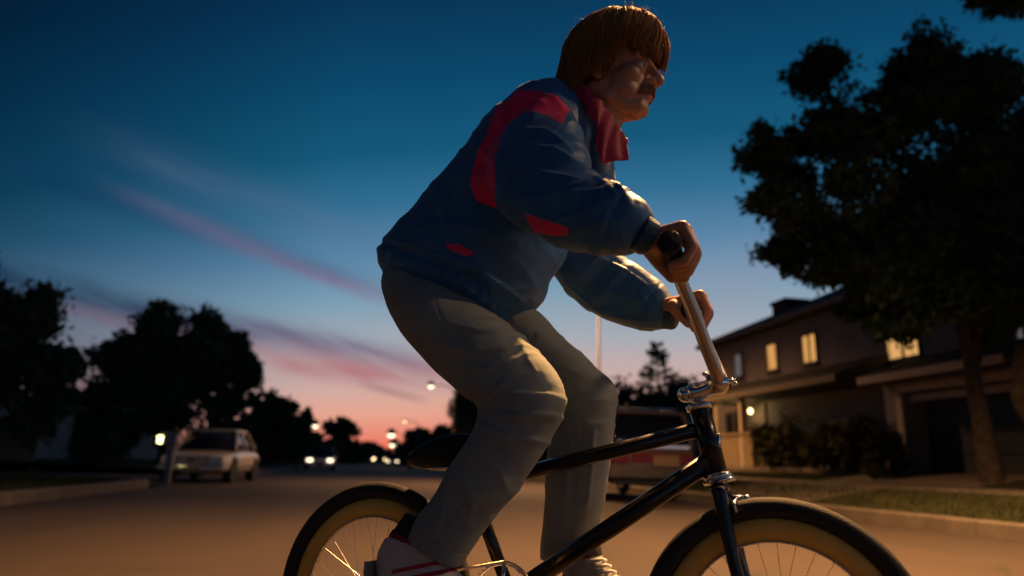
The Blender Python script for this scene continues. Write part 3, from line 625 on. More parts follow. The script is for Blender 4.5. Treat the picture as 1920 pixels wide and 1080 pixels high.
ranch(14, 22, 84, 97, 3.1, 5.0, .4, 'small distant house behind the bicycle saddle', -1, [(87, 89, 1.4, 2.4, M_lit), (92, 93.5, 1.4, 2.4, M_lit)])
# lantern post by the white car and fence post
q = aty(300, 824, 17.9); q2 = aty(323, 824, 17.9); r = empty('lantern_post', 'square post with a small lit yellow lantern left of the white car', 'lantern', None, (q2[0], 17.9, .0))
o3 = np.array([q2[0], 17.9, 0.])
g = G(); g.box(-.07, .07, -.07, .07, 0, q2[2]-.12); g.box(-.12, .12, -.12, .12, q2[2]-.118, q2[2]+.14); g.box(-.15, .15, -.15, .15, q2[2]+.142, q2[2]+.18); g.build('post', M_trimd, r, bevel=.01)
g = G(); g.tube([(-.12, 0, q[2]+.12), (q[0]-q2[0], 0, q[2]+.13)], .012, 8); g.build('bracket', M_dtrim, r)
g = G(); g.tube([(q[0]-q2[0], 0, q[2]-.085), (q[0]-q2[0], 0, q[2]+.085)], [.05, .065], 8); g.build('lantern', M_porchlit, r, True)
q = aty(474, 832, 24); g = G(); g.box(-.07, .07, -.07, .07, 0, q[2]-.05); g.box(-.09, .09, -.09, .09, q[2]-.048, q[2]); o = g.build('gate_post', M_trimd, None, bevel=.01); o.location = (q[0], 24, .0)
tag(o, 'pale square wooden post right of the white car', 'post')
# board fence in front of the low house
f = empty('board_fence', 'dark wooden board fence left of the lantern post', 'fence', None, (-13, 27.6, .3))
rng = np.random.default_rng(8); g = G()
for k in range(58):
    x = -7.0+k*.15; h = 1.5+rng.normal(0, .012); g.box(x, x+.135, 0, .022, .02, h)
g.build('boards', M_dtrim, f); g = G(); g.box(-7, 1.7, .024, .07, .35, .44); g.box(-7, 1.7, .024, .07, 1.15, 1.24); g.build('rail', M_dtrim, f)
for k in range(5): G().box(-7+k*2.15, -6.9+k*2.15, .072, .17, -.3, 1.55).build('post', M_dtrim, f)

# ------------------------------------------------------------------ vehicles
M_tyre = mat('tyre_rubber', (.018, .018, .018), .75, bump=.3, bscale=200); M_chrome = mat('chrome', (.72, .70, .68), .16, 1.0, .05)
M_wpaint = mat('white_car_paint', (.44, .40, .36), .3, var=.04, coat=.6); M_bpaint = mat('dark_car_paint', (.028, .030, .040), .3, coat=.6, var=.05)
M_redl = mat('tail_light_red', (.17, .016, .012), .35); M_cglass = mat('car_glass', (.010, .012, .016), .05, spec=.7)
M_head = mat('head_lamp_glass', (.55, .5, .42), .12, spec=.8); M_headon = mat('head_lamp_on', (.9, .9, .8), .3, emit=(1, .82, .52), estr=3.5)
M_plate = mat('licence_plate', (.30, .21, .12), .5); M_black = mat('black_plastic', (.015, .015, .016), .5); M_greyp = mat('two_tone_paint', (.13, .095, .085), .35, coat=.4)
M_amber = mat('amber_lens', (.55, .22, .03), .25)
def loft_secs(g, secs):
    n = len(secs[0]); o = len(g.v)
    for s_ in secs: g.v += [tuple(map(float, p)) for p in s_]
    for i in range(len(secs)-1):
        for k in range(n): k2 = (k+1) % n; g.f.append((o+i*n+k, o+i*n+k2, o+(i+1)*n+k2, o+(i+1)*n+k))
    g.f.append(tuple(o+k for k in range(n))[::-1]); g.f.append(tuple(o+(len(secs)-1)*n+k for k in range(n)))
def body_sec(y, w, zb, zm, zt, wt):
    h = [(w*.86, zb), (w*.97, zb+.10), (w, zb+(zm-zb)*.55), (w*.98, zm), (wt, zt), (wt*.5, zt+.015)]
    return [(x, y, z) for x, z in h]+[(-x, y, z) for x, z in reversed(h)]
def wheel(par, x, y, r, wd, side):
    g = G(); g.torus((x, y, r), r-.075, .075, 0, 40, 10, rx=wd/2); t = g.build('wheel', M_tyre, par, True)
    g = G(); g.tube([(x-wd*.35, y, r), (x+side*wd*.40, y, r)], r-.12, 28); g.build('rim', M_chrome, t, bevel=.01)
    g = G(); g.ball((x+side*wd*.42, y, r), (.03, .06, .06)); g.build('hubcap', M_chrome, t, True)
def sedan(name, label, loc, rz, L, W, Hh, paint, lights_on=False, cat='car', grp='cars on the left side of the road'):
    """front at -y"""
    c = empty(name, label, cat, grp, loc); c.rotation_euler = (0, 0, rz); w2 = W/2
    g = G(); y = -L/2; b = Hh*.60
    loft_secs(g, [body_sec(y, w2*.88, .28, b*.68, b*.80, w2*.80), body_sec(y+.08, w2*.95, .22, b*.75, b*.86, w2*.86), body_sec(y+.6, w2, .20, b*.8, b*.92, w2*.88), body_sec(y+L*.27, w2, .20, b*.86, b*.99, w2*.9),
                  body_sec(y+L*.5, w2, .20, b*.9, b*1.02, w2*.9), body_sec(y+L*.76, w2, .20, b*.9, b*1.02, w2*.9), body_sec(y+L*.95, w2*.97, .24, b*.86, b*.98, w2*.86), body_sec(y+L, w2*.88, .30, b*.8, b*.92, w2*.8)])
    o = g.build('body', paint, c, True); o.modifiers.new('s', 'SUBSURF').levels = 1; o.modifiers[-1].render_levels = 2
    def cab(y, w, z0, z1, wt): return [(w, y, z0), (w*.5+wt*.5, y, (z0+z1)/2), (wt, y, z1), (0, y, z1+.03), (-wt, y, z1), (-w*.5-wt*.5, y, (z0+z1)/2), (-w, y, z0)]
    ya, yb, yc, yd = y+L*.27, y+L*.42, y+L*.72, y+L*.86; zb = b*.97; zt = Hh
    g = G(); loft_secs(g, [cab(ya, w2*.88, zb, zb+.03, w2*.86), cab(yb, w2*.88, zb, zt-.03, w2*.68), cab((yb+yc)/2, w2*.88, zb, zt-.01, w2*.68), cab(yc, w2*.88, zb, zt-.04, w2*.68), cab(yd, w2*.86, zb, zb+.05, w2*.82)]); g.build('window_glass', M_cglass, c, True)
    g = G(); g.box(-w2*.69, w2*.69, yb-.03, yc+.03, zt-.035, zt+.035)
    for s in (-1, 1):
        for (p, q) in (((s*w2*.885, ya, zb+.02), (s*w2*.70, yb, zt-.01)), ((s*w2*.885, (yb+yc)/2, zb), (s*w2*.70, (yb+yc)/2, zt-.01)), ((s*w2*.87, yd, zb+.03), (s*w2*.70, yc, zt-.02))): g.tube([p, q], .035, 6)
    g.build('roof', paint, c, True, bevel=.02)
    for s in (-1, 1):
        hx = s*w2*.66
        g = G(); g.box(hx-.17, hx+.17, y-.012, y+.09, b*.60, b*.79); h = g.build('headlight', M_headon if lights_on else M_head, c, bevel=.02)
        G().box(hx-.19, hx+.19, y-.004, y+.05, b*.585, b*.60-.002).build('headlight_trim', M_chrome, h)
        G().box(s*w2*.80-.05, s*w2*.80+.06, y-.01, y+.06, b*.47, b*.55).build('indicator', M_amber, c)
        g = G(); g.tube([(s*w2*.88, ya+.15, zb+.06), (s*(w2+.12), ya+.12, zb+.08)], .015, 6); g.box(s*(w2+.10)-.07, s*(w2+.10)+.07, ya+.10, ya+.16, zb+.03, zb+.17); g.build('mirror', paint, c, bevel=.01)
        for yy in (y+L*.19, y+L*.80): wheel(c, s*(w2-.10), yy, Hh*.225, .19, s)
        for yy in (y+L*.19, y+L*.80): G().tube([(s*(w2-.2), yy, Hh*.23), (s*(w2+.004), yy, Hh*.23)], Hh*.262, 28).build('wheel_arch', M_black, c)
        g = G(); g.box(s*w2*1.0-.004, s*w2*1.0+.008, y+L*.3, y+L*.7, .38, .40); g.build('side_trim', M_chrome, c)
    g = G()
    for k in range(5): g.box(-w2*.42, w2*.42, y-.008, y+.06, b*.60+k*.032, b*.60+k*.032+.013)
    g.build('grille', M_chrome, c); G().box(-w2*.45, w2*.45, y+.0, y+.05, b*.585, b*.80).build('grille_back', M_black, c)
    g = G(); g.box(-w2*.93, w2*.93, y-.09, y+.06, .30, .41); g.build('bumper', M_chrome, c, bevel=.03)
    G().box(-.20, .20, y-.105, y-.092, .27, .38).build('licence_plate', M_plate, c)
    return c
q = aty(372, 905, 19.6)
sedan('parked_car', 'white parked car facing the viewer at the left kerb', (-4.05, 20.6, .0), math.radians(-4), 3.8, 1.66, 1.30, M_wpaint)
q = aty(596, 882, 44)
car2 = sedan('oncoming_car', 'dark oncoming car with bright headlights left of the road end', (q[0], 46, .0), math.radians(2), 4.2, 1.75, 1.4, M_bpaint, True)
q = aty(766, 876, 60)
sedan('oncoming_car', 'distant car with one lit headlight showing left of the saddle', (q[0]+1.0, 62, .0), 0, 4.2, 1.75, 1.4, M_bpaint, True, grp='distant cars on the right of the road')
q = aty(735, 876, 95)
sedan('oncoming_car', 'distant car with glowing headlights below the far street lamps', (q[0], 97, .0), 0, 4.2, 1.75, 1.5, M_bpaint, True, grp='distant cars on the right of the road')
# estate car seen from behind, parked on the right
def estate(loc):
    c = empty('parked_estate_car', 'boxy dark estate car seen from behind under the bicycle frame', 'car', None, loc); W, L, Hh = 1.84, 4.7, 1.66; w2 = W/2
    g = G(); loft_secs(g, [body_sec(0, w2*.96, .42, .86, .98, w2*.93), body_sec(.05, w2*.99, .36, .90, 1.02, w2*.95), body_sec(1.5, w2, .32, .92, 1.03, w2*.95), body_sec(3.0, w2, .32, .92, 1.02, w2*.95), body_sec(3.3, w2, .32, .86, .96, w2*.92), body_sec(L, w2*.93, .36, .78, .86, w2*.86)])
    g.build('body', M_greyp, c, True)
    def cab(y, wb, zt, wt): return [(wb, y, .99), (wt*1.04, y, zt-.12), (wt*.93, y, zt), (0, y, zt+.03), (-wt*.93, y, zt), (-wt*1.04, y, zt-.12), (-wb, y, .99)]
    g = G(); loft_secs(g, [cab(.03, w2*.93, Hh-.62, w2*.88), cab(.10, w2*.93, Hh-.03, w2*.80), cab(2.3, w2*.93, Hh, w2*.80), cab(3.0, w2*.93, 1.05, w2*.86)]); g.build('window_glass', M_cglass, c, True)
    g = G(); g.box(-w2*.80, w2*.80, .06, 2.4, Hh-.02, Hh+.05)
    for s in (-1, 1):
        g.tube([(s*w2*.92, .03, 1.0), (s*w2*.87, .06, 1.35), (s*w2*.78, .11, Hh)], .05, 8); g.tube([(s*w2*.92, 1.3, 1.0), (s*w2*.80, 1.3, Hh)], .035, 8); g.tube([(s*w2*.92, 3.0, 1.0), (s*w2*.80, 2.35, Hh)], .035, 8)
    g.build('roof', M_greyp, c, True, bevel=.02)
    g = G(); g.box(-w2*.86, w2*.86, -.02, .03, .985, 1.06); g.build('window_ledge', M_chrome, c, bevel=.01)
    g = G()
    for s in (-1, 1): g.tube([(s*w2*.68, .2, Hh+.11), (s*w2*.68, 2.1, Hh+.11)], .018, 8)
    for yy in (.35, 1.9): g.tube([(-w2*.68, yy, Hh+.11), (w2*.68, yy, Hh+.11)], .018, 8); 
    for s in (-1, 1):
        for yy in (.35, 1.9): g.tube([(s*w2*.68, yy, Hh+.03), (s*w2*.68, yy, Hh+.11)], .018, 8)
    g.build('roof_rack', M_chrome, c, True)
    for s in (-1, 1): G().box(s*w2*.70-.19, s*w2*.70+.19, -.03, .04, .70, .88).build('tail_light', M_redl, c, bevel=.012)
    G().box(-.42, .30, -.028, .03, .72, .90).build('tail_panel', M_redl, c)
    g = G(); g.box(.02, .56, -.05, -.032, .66, .86); g.build('licence_plate', M_plate, c, bevel=.01)
    g = G(); g.box(-w2*.99, w2*.99, -.14, .02, .42, .58); g.build('bumper', mat('dull_bumper', (.13, .11, .09), .4, .6), c, bevel=.03)
    g = G(); g.box(-w2*.9, w2*.9, -.06, .10, .30, .415); g.build('lower_panel', M_black, c, bevel=.02)
    G().tube([(.5, -.1, .30), (.5, .4, .30)], .03, 10).build('exhaust', M_chrome, c, True)
    for s in (-1, 1):
        for yy in (.95, 3.85): wheel(c, s*(w2-.12), yy, .33, .2, s)
    return c
q = atx(1236, 938, 5.3)
ec = estate((5.32, 13.3, 0)); ec.rotation_euler = (0, 0, math.radians(0))
# ------------------------------------------------------------------ bicycle (bike coordinates: forward, left, up)
M_frame = mat('frame_paint', (.010, .008, .008), .30, coat=.25, var=.1, spec=.3); M_satin = mat('satin_metal', (.62, .50, .38), .34, .9, .08); M_rimy = mat('rim_yellow', (.88, .50, .09), .4, var=.08, scale=4)
M_alu = mat('polished_alloy', (.75, .73, .72), .2, 1.0, .05); M_vinyl = mat('saddle_vinyl', (.012, .012, .013), .65, bump=.2, bscale=150); M_grip = mat('grip_rubber', (.016, .015, .014), .7, bump=.6, bscale=260)
M_spoke = mat('spoke_steel', (.6, .58, .55), .3, 1.0)
BK = empty('bicycle', 'black small wheeled bicycle with yellow rims and high bronze handlebar under the rider', 'bicycle', None, mat=BM)
R_ = .284; HUBF = .98; BB = (.385, 0, .325)
CS, SS = math.cos(STEER), math.sin(STEER)
def st(p, c): x, y, z = p; x -= c; return (c+x*CS-y*SS, x*SS+y*CS, z)
def bike_wheel(cx, steer, label=None):
    g = G(); g.torus((0, 0, 0), .263, .0215, 1, 128, 14); t = g.build('wheel', M_tyre, BK, True)
    t.location = (cx, 0, R_)
    if steer: t.rotation_euler = (0, 0, STEER)
    g = G(); g.torus((0, 0, 0), .2195, .0240, 1, 128, 12, rx=.012); g.build('rim', M_rimy, t, True)
    g = G(); g.torus((0, 0, 0), .1955, .0030, 1, 128, 8, rx=.010); g.build('rim_edge', M_alu, t, True)
    g = G()
    for k in range(32):
        a = 2*math.pi*k/32; sd = 1 if k % 2 else -1; b = a+(.55 if (k//2) % 2 else -.55)
        g.tube([(.02*math.cos(b), sd*.028, .02*math.sin(b)), (.196*math.cos(a), sd*.003, .196*math.sin(a))], .0007, 5)
    g.build('spokes', M_spoke, t)
    g = G(); g.tube([(0, -.034, 0), (0, -.026, 0), (0, -.0255, 0), (0, .0255, 0), (0, .026, 0), (0, .034, 0)], [.026, .026, .014, .014, .026, .026], 20); g.tube([(0, -.055, 0), (0, .055, 0)], .006, 10); g.build('hub', M_alu, t, True)
    return t
bike_wheel(0, False); bike_wheel(HUBF, True)
ht, hb2 = np.array([.833, 0, .752]), np.array([.866, 0, .613])
tt0, tt1 = P(1300, 808), P(1012, 880); dt0, dt1 = P(1322, 870), P(1010, 1075)
sc_top = np.array([.252, 0, .598])
def aim(p, q, a):   # extend the line p-q to forward coordinate a
    return p+(q-p)*((a-p[0])/(q[0]-p[0]))
g = G(); g.tube([tuple(ht), tuple(hb2)], .0235, 20); g.tube([tuple(aim(tt0, tt1, .845)), tuple(aim(tt0, tt1, .262))], .0175, 18)
g.tube([tuple(aim(dt0, dt1, .862)), BB], .021, 18); g.tube([tuple(sc_top+[-.006, 0, .012]), BB], .0155, 16)
g.tube([(BB[0], -.036, BB[2]), (BB[0], .036, BB[2])], .024, 20)
for s in (-1, 1):
    g.tube([(.25, s*.012, .575), (.22, s*.028, .54), (.0, s*.052, R_)], .008, 10); g.tube([(BB[0]-.01, s*.016, BB[2]), (.29, s*.040, .315), (.0, s*.052, R_)], .010, 10)
    g.tube([(0, s*.050, R_), (0, s*.056, R_)], .018, 12)
g.build('frame', M_frame, BK, True)
dh = (hb2-ht)/np.linalg.norm(hb2-ht)
G().tube([tuple(ht), tuple(ht-dh*.010), tuple(ht-dh*.014)], [.029, .029, .023], 24).build('headset', M_alu, BK, True)
g = G(); g.tube([tuple(hb2), tuple(hb2+dh*.010), tuple(hb2+dh*.014)], [.030, .030, .024], 24)
g.tube([tuple(hb2+dh*.013), tuple(hb2+dh*.020)], [.036, .034], 24); g.build('crown_race', M_alu, BK, True)
g = G(); q = (ht+hb2)/2; g.ball(tuple(q+[.0235, 0, -.002]), (.004, .011, .022)); g.build('highlight_plate', M_alu, BK, True)  # small bright plate added to stand for a highlight on the head tube
# fork
cr = hb2+dh*.030
g = G(); g.tube([(cr[0], -.046, cr[2]-.004), (cr[0], 0, cr[2]+.004), (cr[0], .046, cr[2]-.004)], .017, 14)
for s in (-1, 1):
    L = catmull([(cr[0], s*.044, cr[2]), (cr[0]+.016, s*.049, cr[2]-.09), (cr[0]+.042, s*.052, cr[2]-.20), (HUBF, s*.056, R_)], 6); g.tube([st(p, HUBF) if i > 12 else tuple(p) for i, p in enumerate(L)], list(np.linspace(.0165, .0105, len(L))), 14)
g.build('fork', M_frame, BK, True)
g = G(); bq = (cr[0]+.034, 0, cr[2]-.020)
g.tube([(cr[0], 0, cr[2]-.018), bq, (bq[0]+.016, 0, bq[2])], .006, 10); g.ball((bq[0]+.018, 0, bq[2]), (.008, .008, .008))
for s in (-1, 1): g.tube(catmull([bq, (bq[0]-.004, s*.038, bq[2]-.012), (bq[0]+.000, s*.036, bq[2]-.028)], 5), .004, 8)
g.build('front_brake', M_alu, BK, True)
# stem and handlebar
sa, sb = P(1290, 742), P(1358, 717)
g = G(); g.tube([tuple(ht-dh*.012), tuple(ht-dh*.055)], .0135, 18); d = (sb-sa)
n_ = 7; pts = [sa+d*t for t in np.linspace(0, 1, n_)]; g.tube([tuple(p) for p in pts], [.017, .024, .021, .019, .020, .025, .021], 18)
g.tube([tuple(sb+np.array([-.012, -.028, -.002])), tuple(sb+np.array([-.012, .028, -.002]))], .024, 20)
for p, s in ((P(1325, 704), -.022), (P(1375, 716), -.02), (P(1325, 704), .022), (P(1375, 716), .02)): g.ball((p[0], s, p[2]), (.008, .006, .005), 10, 6)
g.ball(tuple(sa+np.array([-.006, 0, .002])), (.018, .020, .018)); g.build('stem', M_alu, BK, True)
g0a, g0u = .806, 1.0366
def grip_axis(s): return np.array([g0a-SS*s, s, g0u])
cl = sb+np.array([-.012, 0, .004])
def side(s):
    k = 1 if s > 0 else -1; top = grip_axis(k*.120)+[.004, 0, -.020]; bot = cl+[0, k*.034, .014]
    return [cl+[0, k*.016, 0], bot, bot+(top-bot)*.33, bot+(top-bot)*.67+[.002, 0, 0], top, grip_axis(k*.150)+[.001, 0, -.001], grip_axis(k*.20), grip_axis(k*.33)]
nr, fr_ = side(-1), side(1)
g = G(); L = catmull([nr[i] for i in range(7, -1, -1)]+fr_, 5); g.tube([tuple(p) for p in L], .0150, 16)
hbar = g.build('handlebar', M_satin, BK, True)
for k in (-1, 1):
    g = G(); a, b = grip_axis(k*.205), grip_axis(k*.338); pts = [a+(b-a)*t for t in np.linspace(0, 1, 27)]
    g.tube([tuple(a-(b-a)*.03), tuple(a)]+[tuple(p) for p in pts[1:]]+[tuple(b+(b-a)*.04)], [.026, .026]+[.0195+.0012*(i % 2) for i in range(25)]+[.0245, .0225], 20); g.build('grip', M_grip, hbar, True)
# saddle and post
g = G(); g.tube([tuple(sc_top), tuple(sc_top+[-.012, 0, .03])], .012, 14); g.tube([tuple(sc_top+[-.002, 0, -.006]), tuple(sc_top+[-.004, 0, .006])], .022, 16); g.build('seat_post', M_alu, BK, True)
g = G(); secs = []
for t, wd, th, zc in ((0, .02, .008, .626), (.03, .056, .018, .629), (.16, .070, .032, .638), (.35, .062, .042, .650), (.55, .038, .038, .658), (.78, .024, .026, .664), (.96, .019, .018, .670), (1, .008, .006, .668)):
    a = .100+t*.25; secs.append([(a, wd*math.cos(2*math.pi*k/20), zc+th*math.sin(2*math.pi*k/20)*(1 if math.sin(2*math.pi*k/20) > 0 else 1.1)) for k in range(20)])
loft_secs(g, secs); g.build('saddle', M_vinyl, BK, True)
g = G()
for s in (-.022, .022): g.tube([(.12, s, .612), (.17, s, .606), (.26, s, .612), (.31, s*.6, .635)], .0045, 8)
g.build('saddle_rail', M_alu, BK, True)
# drivetrain
g = G(); g.torus((BB[0], -.046, BB[2]), .070, .0035, 1, 88, 8, rx=.002); g.torus((BB[0], -.046, BB[2]), .030, .004, 1, 40, 8, rx=.003)
for k in range(5): a = 2*math.pi*k/5+.3; g.tube([(BB[0]+.02*math.cos(a), -.046, BB[2]+.02*math.sin(a)), (BB[0]+.070*math.cos(a), -.046, BB[2]+.070*math.sin(a))], .005, 8)
for k in range(40): a = 2*math.pi*k/40; g.tube([(BB[0]+.070*math.cos(a), -.046, BB[2]+.070*math.sin(a)), (BB[0]+.0775*math.cos(a), -.046, BB[2]+.0775*math.sin(a))], [.003, .0015], 5)
g.build('chainring', M_alu, BK, True)
g = G(); L = []
for k in range(25): a = math.pi/2-math.pi*k/24; L.append((BB[0]+.076*math.cos(a), -.046, BB[2]+.076*math.sin(a)))
for k in range(13): a = -math.pi/2-math.pi*k/12; L.append((.030*math.cos(a), -.046, R_+.030*math.sin(a)))
L.append(L[0]); g.tube(L, .0035, 6); g.build('chain', M_satin, BK, True)
PN, PF = (BB[0]-.165, -.125, BB[2]-.045), (BB[0]+.155, .125, BB[2]+.030)
for s, pd in ((-1, PN), (1, PF)):
    g = G(); g.tube([(BB[0], s*.066, BB[2]), (pd[0], s*.080, pd[2])], [.014, .010], 12); g.tube([(BB[0], s*.03, BB[2]), (BB[0], s*.072, BB[2])], .012, 12); g.build('crank', M_alu, BK, True)
    g = G(); g.box(pd[0]-.045, pd[0]+.045, pd[1]-.045, pd[1]+.045, pd[2]-.012, pd[2]+.012); g.build('pedal', M_black, BK, bevel=.004)

# ------------------------------------------------------------------ person
def skinmat():
    m = bpy.data.materials.new('skin'); m.use_nodes = True; n = NT(m.node_tree); b = n.n['Principled BSDF']
    t = n.new('ShaderNodeTexCoord').outputs['Object']; f = n.noise(t, 22, 4, .6)
    n.put(b.inputs['Base Color'], n.ramp(f, [(.3, (.42, .20, .125)), (.7, (.52, .27, .175))])); b.inputs['Roughness'].default_value = .5
    b.inputs['Subsurface Weight'].default_value = .12; b.inputs['Subsurface Radius'].default_value = (.012, .005, .003)
    bn = n.new('ShaderNodeBump'); bn.inputs['Strength'].default_value = .25; bn.inputs['Distance'].default_value = .002; n.put(bn.inputs['Height'], n.noise(t, 350, 3, .6)); n.l.new(bn.outputs[0], b.inputs['Normal']); return m
M_skin = skinmat()
PERSON = empty('person', 'person with blond bowl hair and moustache in blue and red track jacket riding the bicycle', 'person', None, mat=BM)
TORSO = [(724, 522, 966, 622, 0, .150), (714, 492, 984, 606, 0, .170), (716, 465, 1006, 586, 0, .180), (758, 418, 1038, 548, 0, .185), (815, 355, 1068, 488, 0, .188), (866, 292, 1102, 415, 0, .192), (915, 222, 1140, 362, 0, .196), (972, 170, 1150, 325, 0, .180), (1018, 152, 1148, 282, 0, .135), (1045, 152, 1138, 240, 0, .095)]
SLN = [(922, 300, 1060, 192, -.145, .075), (918, 345, 1082, 240, -.190, .085), (945, 400, 1102, 300, -.235, .085), (1000, 440, 1138, 345, -.275, .080), (1075, 468, 1180, 360, -.300, .072), (1140, 478, 1212, 378, -.302, .060), (1180, 473, 1226, 402, -.292, .044), (1196, 468, 1226, 416, -.287, .036)]
SLF = [(960, 330, 1070, 230, .145, .075), (985, 420, 1105, 330, .190, .085), (1030, 510, 1130, 430, .235, .085), (1070, 562, 1175, 488, .275, .080), (1140, 598, 1222, 515, .300, .072), (1198, 618, 1250, 540, .300, .060), (1232, 618, 1264, 564, .292, .042), (1246, 612, 1268, 574, .290, .034)]
LEGN = [(722, 500, 940, 590, -.050, .125), (716, 545, 975, 625, -.085, .125), (742, 610, 1008, 650, -.105, .115), (792, 672, 1042, 688, -.118, .100), (850, 728, 1060, 722, -.122, .088), (898, 766, 1062, 756, -.124, .082), (886, 812, 1040, 808, -.124, .078), (850, 868, 1003, 870, -.125, .074), (815, 925, 960, 935, -.126, .070), (780, 975, 905, 1005, -.127, .066), (766, 1000, 862, 1068, -.128, .060)]
LEGF = [(760, 520, 940, 590, .050, .125), (840, 600, 1008, 575, .085, .120), (915, 668, 1058, 625, .105, .105), (982, 718, 1112, 676, .118, .092), (1024, 760, 1146, 712, .124, .082), (1034, 800, 1155, 750, .126, .078), (1028, 850, 1150, 820, .127, .075), (1021, 920, 1140, 905, .128, .072), (1016, 985, 1128, 978, .130, .068), (1014, 1050, 1124, 1036, .130, .062)]

# --- body: one continuous surface
S_ = 1.20
pn = P(1247, 150, -.0); HPIT = math.radians(4); HYAW = math.radians(-3)
Rh = Matrix.Rotation(HYAW, 3, 'Z')@Matrix.Rotation(HPIT, 3, 'Y')
HO = pn-np.array(Rh@Vector((.127*S_, 0, -.022*S_)))
def hd(p):
    if p[2] < -.035 and p[0] > -.06: p = (p[0], p[1], -.035+(p[2]+.035)*(.76 if p[0] > .0 else .76+.24*(-p[0]/.06)))
    q = Rh@(Vector(p)*S_); return (HO[0]+q[0], HO[1]+q[1], HO[2]+q[2])
MH = Matrix.Translation(Vector(HO))@(Rh*S_).to_4x4()
body = G()
def hball(c, r, nu=20, nv=14):
    b = G(); b.ball(c, r, nu, nv); body.add([hd(p) for p in b.v], b.f)
def hcone(p, q, r0, r1): body.cone(hd(p), hd(q), r0*S_, r1*S_)
hball((-.012, 0, .045), (.098, .074, .084), 32, 20); hball((.030, 0, .030), (.062, .060, .070)); hball((.030, 0, -.028), (.058, .056, .078)); hball((.055, 0, -.060), (.038, .040, .045)); hball((.032, 0, -.052), (.050, .060, .050)); hball((.0, 0, -.040), (.050, .062, .055))
hball((.074, 0, -.100), (.020, .022, .018)); hcone((.074, -.010, -.100), (.074, .010, -.100), .017, .017)
for s in (-1, 1):
    hcone((-.020, s*.046, -.045), (.020, s*.042, -.080), .020, .018); hcone((.020, s*.042, -.080), (.066, s*.014, -.100), .018, .016); hball((.045, s*.030, -.055), (.032, .028, .036))
    hball((.058, s*.040, -.018), (.026, .022, .024)); hcone((.089, s*.012, .024), (.076, s*.045, .026), .010, .010)
    hcone((.103, s*.011, -.026), (.094, s*.015, -.028), .0085, .008)
    hball((.073, s*.031, .004), (.014, .017, .011)); hcone((.085, s*.018, .010), (.079, s*.044, .009), .0045, .004); hcone((.084, s*.018, -.003), (.079, s*.042, -.003), .0035, .0035)
    hball((-.004, s*.074, -.006), (.018, .008, .030)); hball((.0, s*.072, -.028), (.010, .007, .012))
hcone((.090, 0, .020), (.103, 0, -.002), .0095, .0095); hcone((.103, 0, -.002), (.114, 0, -.022), .0095, .0125); hcone((.112, 0, -.024), (.098, 0, -.034), .009, .008)
hball((.076, 0, -.050), (.024, .030, .022)); hball((.091, 0, -.0575), (.011, .021, .0055)); hball((.089, 0, -.0690), (.011, .019, .0065)); hball((.080, 0, -.083), (.012, .022, .010))
nk = P(1082, 230, 0)
body.cone(hd((-.022, 0, -.045)), tuple(nk), .066, .074, 24); body.cone(hd((.005, 0, -.070)), tuple(P(1120, 240, 0)), .052, .058, 24)
for secs in (TORSO[:8], LEGN[:-1], LEGF[:-1]): loft(body, secs, 24, 2.1, .80)
loft(body, SLN[:-2], 20, 2.1, .72); loft(body, SLF[:-2], 20, 2.1, .72)
def hand(k):
    """k=-1 near (right) hand, +1 far (left) hand; fingers close round the grip"""
    def gp(da, s, du): q = grip_axis(k*s); return (q[0]+da, q[1], q[2]+du)
    wr = gp(-.062, .272, .030)
    sl = SLN[-3] if k < 0 else SLF[-3]; el_ = (P(sl[0], sl[1], sl[4])+P(sl[2], sl[3], sl[4]))/2
    body.cone(tuple(el_), wr, .036, .027, 20); body.cone(wr, gp(-.035, .262, .036), .027, .022)
    L = [.0108, .0122, .0126, .0119]
    for i in range(4):
        s = .300-i*.0245; r = L[i]; e = (0, .003, .004, .001)[i]
        mcp = gp(.023+e, s, .044+e*.5); pip = gp(.041+e, s+.001, .002); dip = gp(.026+e*.5, s, -.028-e*.4); tip = gp(.000, s-.001, -.033)
        body.cone(gp(-.050, .272+(s-.265)*.35, .034), mcp, .0165, r*1.28, 14); body.cone(mcp, pip, r*1.16, r*1.04, 14); body.cone(pip, dip, r*1.04, r*.94, 14); body.cone(dip, tip, r*.94, r*.80, 14)
    body.cone(gp(-.030, .282, .022), gp(-.030, .245, .020), .018, .021)
    body.cone(gp(-.048, .240, .022), gp(-.030, .224, -.006), .019, .0155); body.cone(gp(-.030, .224, -.006), gp(-.008, .216, -.034), .0145, .0125); body.cone(gp(-.008, .216, -.034), gp(.020, .214, -.037), .0125, .0095)
hand(-1); hand(1)
# feet inside the shoes
AN, AF = P(790, 1005, -.128), P(1085, 1045, .130)
TN, TF = np.array([PN[0]+.035, -.128, PN[2]+.045]), np.array([PF[0]+.07, .130, PF[2]+.04])
body.cone(tuple((P(*LEGN[-2][:2], -.127)+P(*LEGN[-2][2:4], -.127))/2), tuple(AN), .045, .034); body.cone(tuple(AN), tuple(P(800, 1110, -.13)), .030, .026)
body.cone(tuple((P(*LEGF[-2][:2], .130)+P(*LEGF[-2][2:4], .130))/2), tuple(AF), .045, .034); body.cone(tuple(AF), tuple(P(1095, 1080, .13)), .030, .026)
BODY = remesh(body, 'body', M_skin, PERSON, .0032, 5, .5)

vgf = BODY.vertex_groups.new(name='face'); _v = np.empty(len(BODY.data.vertices)*3, np.float32); BODY.data.vertices.foreach_get('co', _v); _v = _v.reshape(-1, 3)
vgf.add([int(i) for i in np.nonzero(_v[:, 2] > HO[2]-.15)[0]], 1.0, 'REPLACE'); _m = BODY.modifiers.new('s', 'SMOOTH'); _m.vertex_group = 'face'; _m.iterations = 13; _m.factor = .5
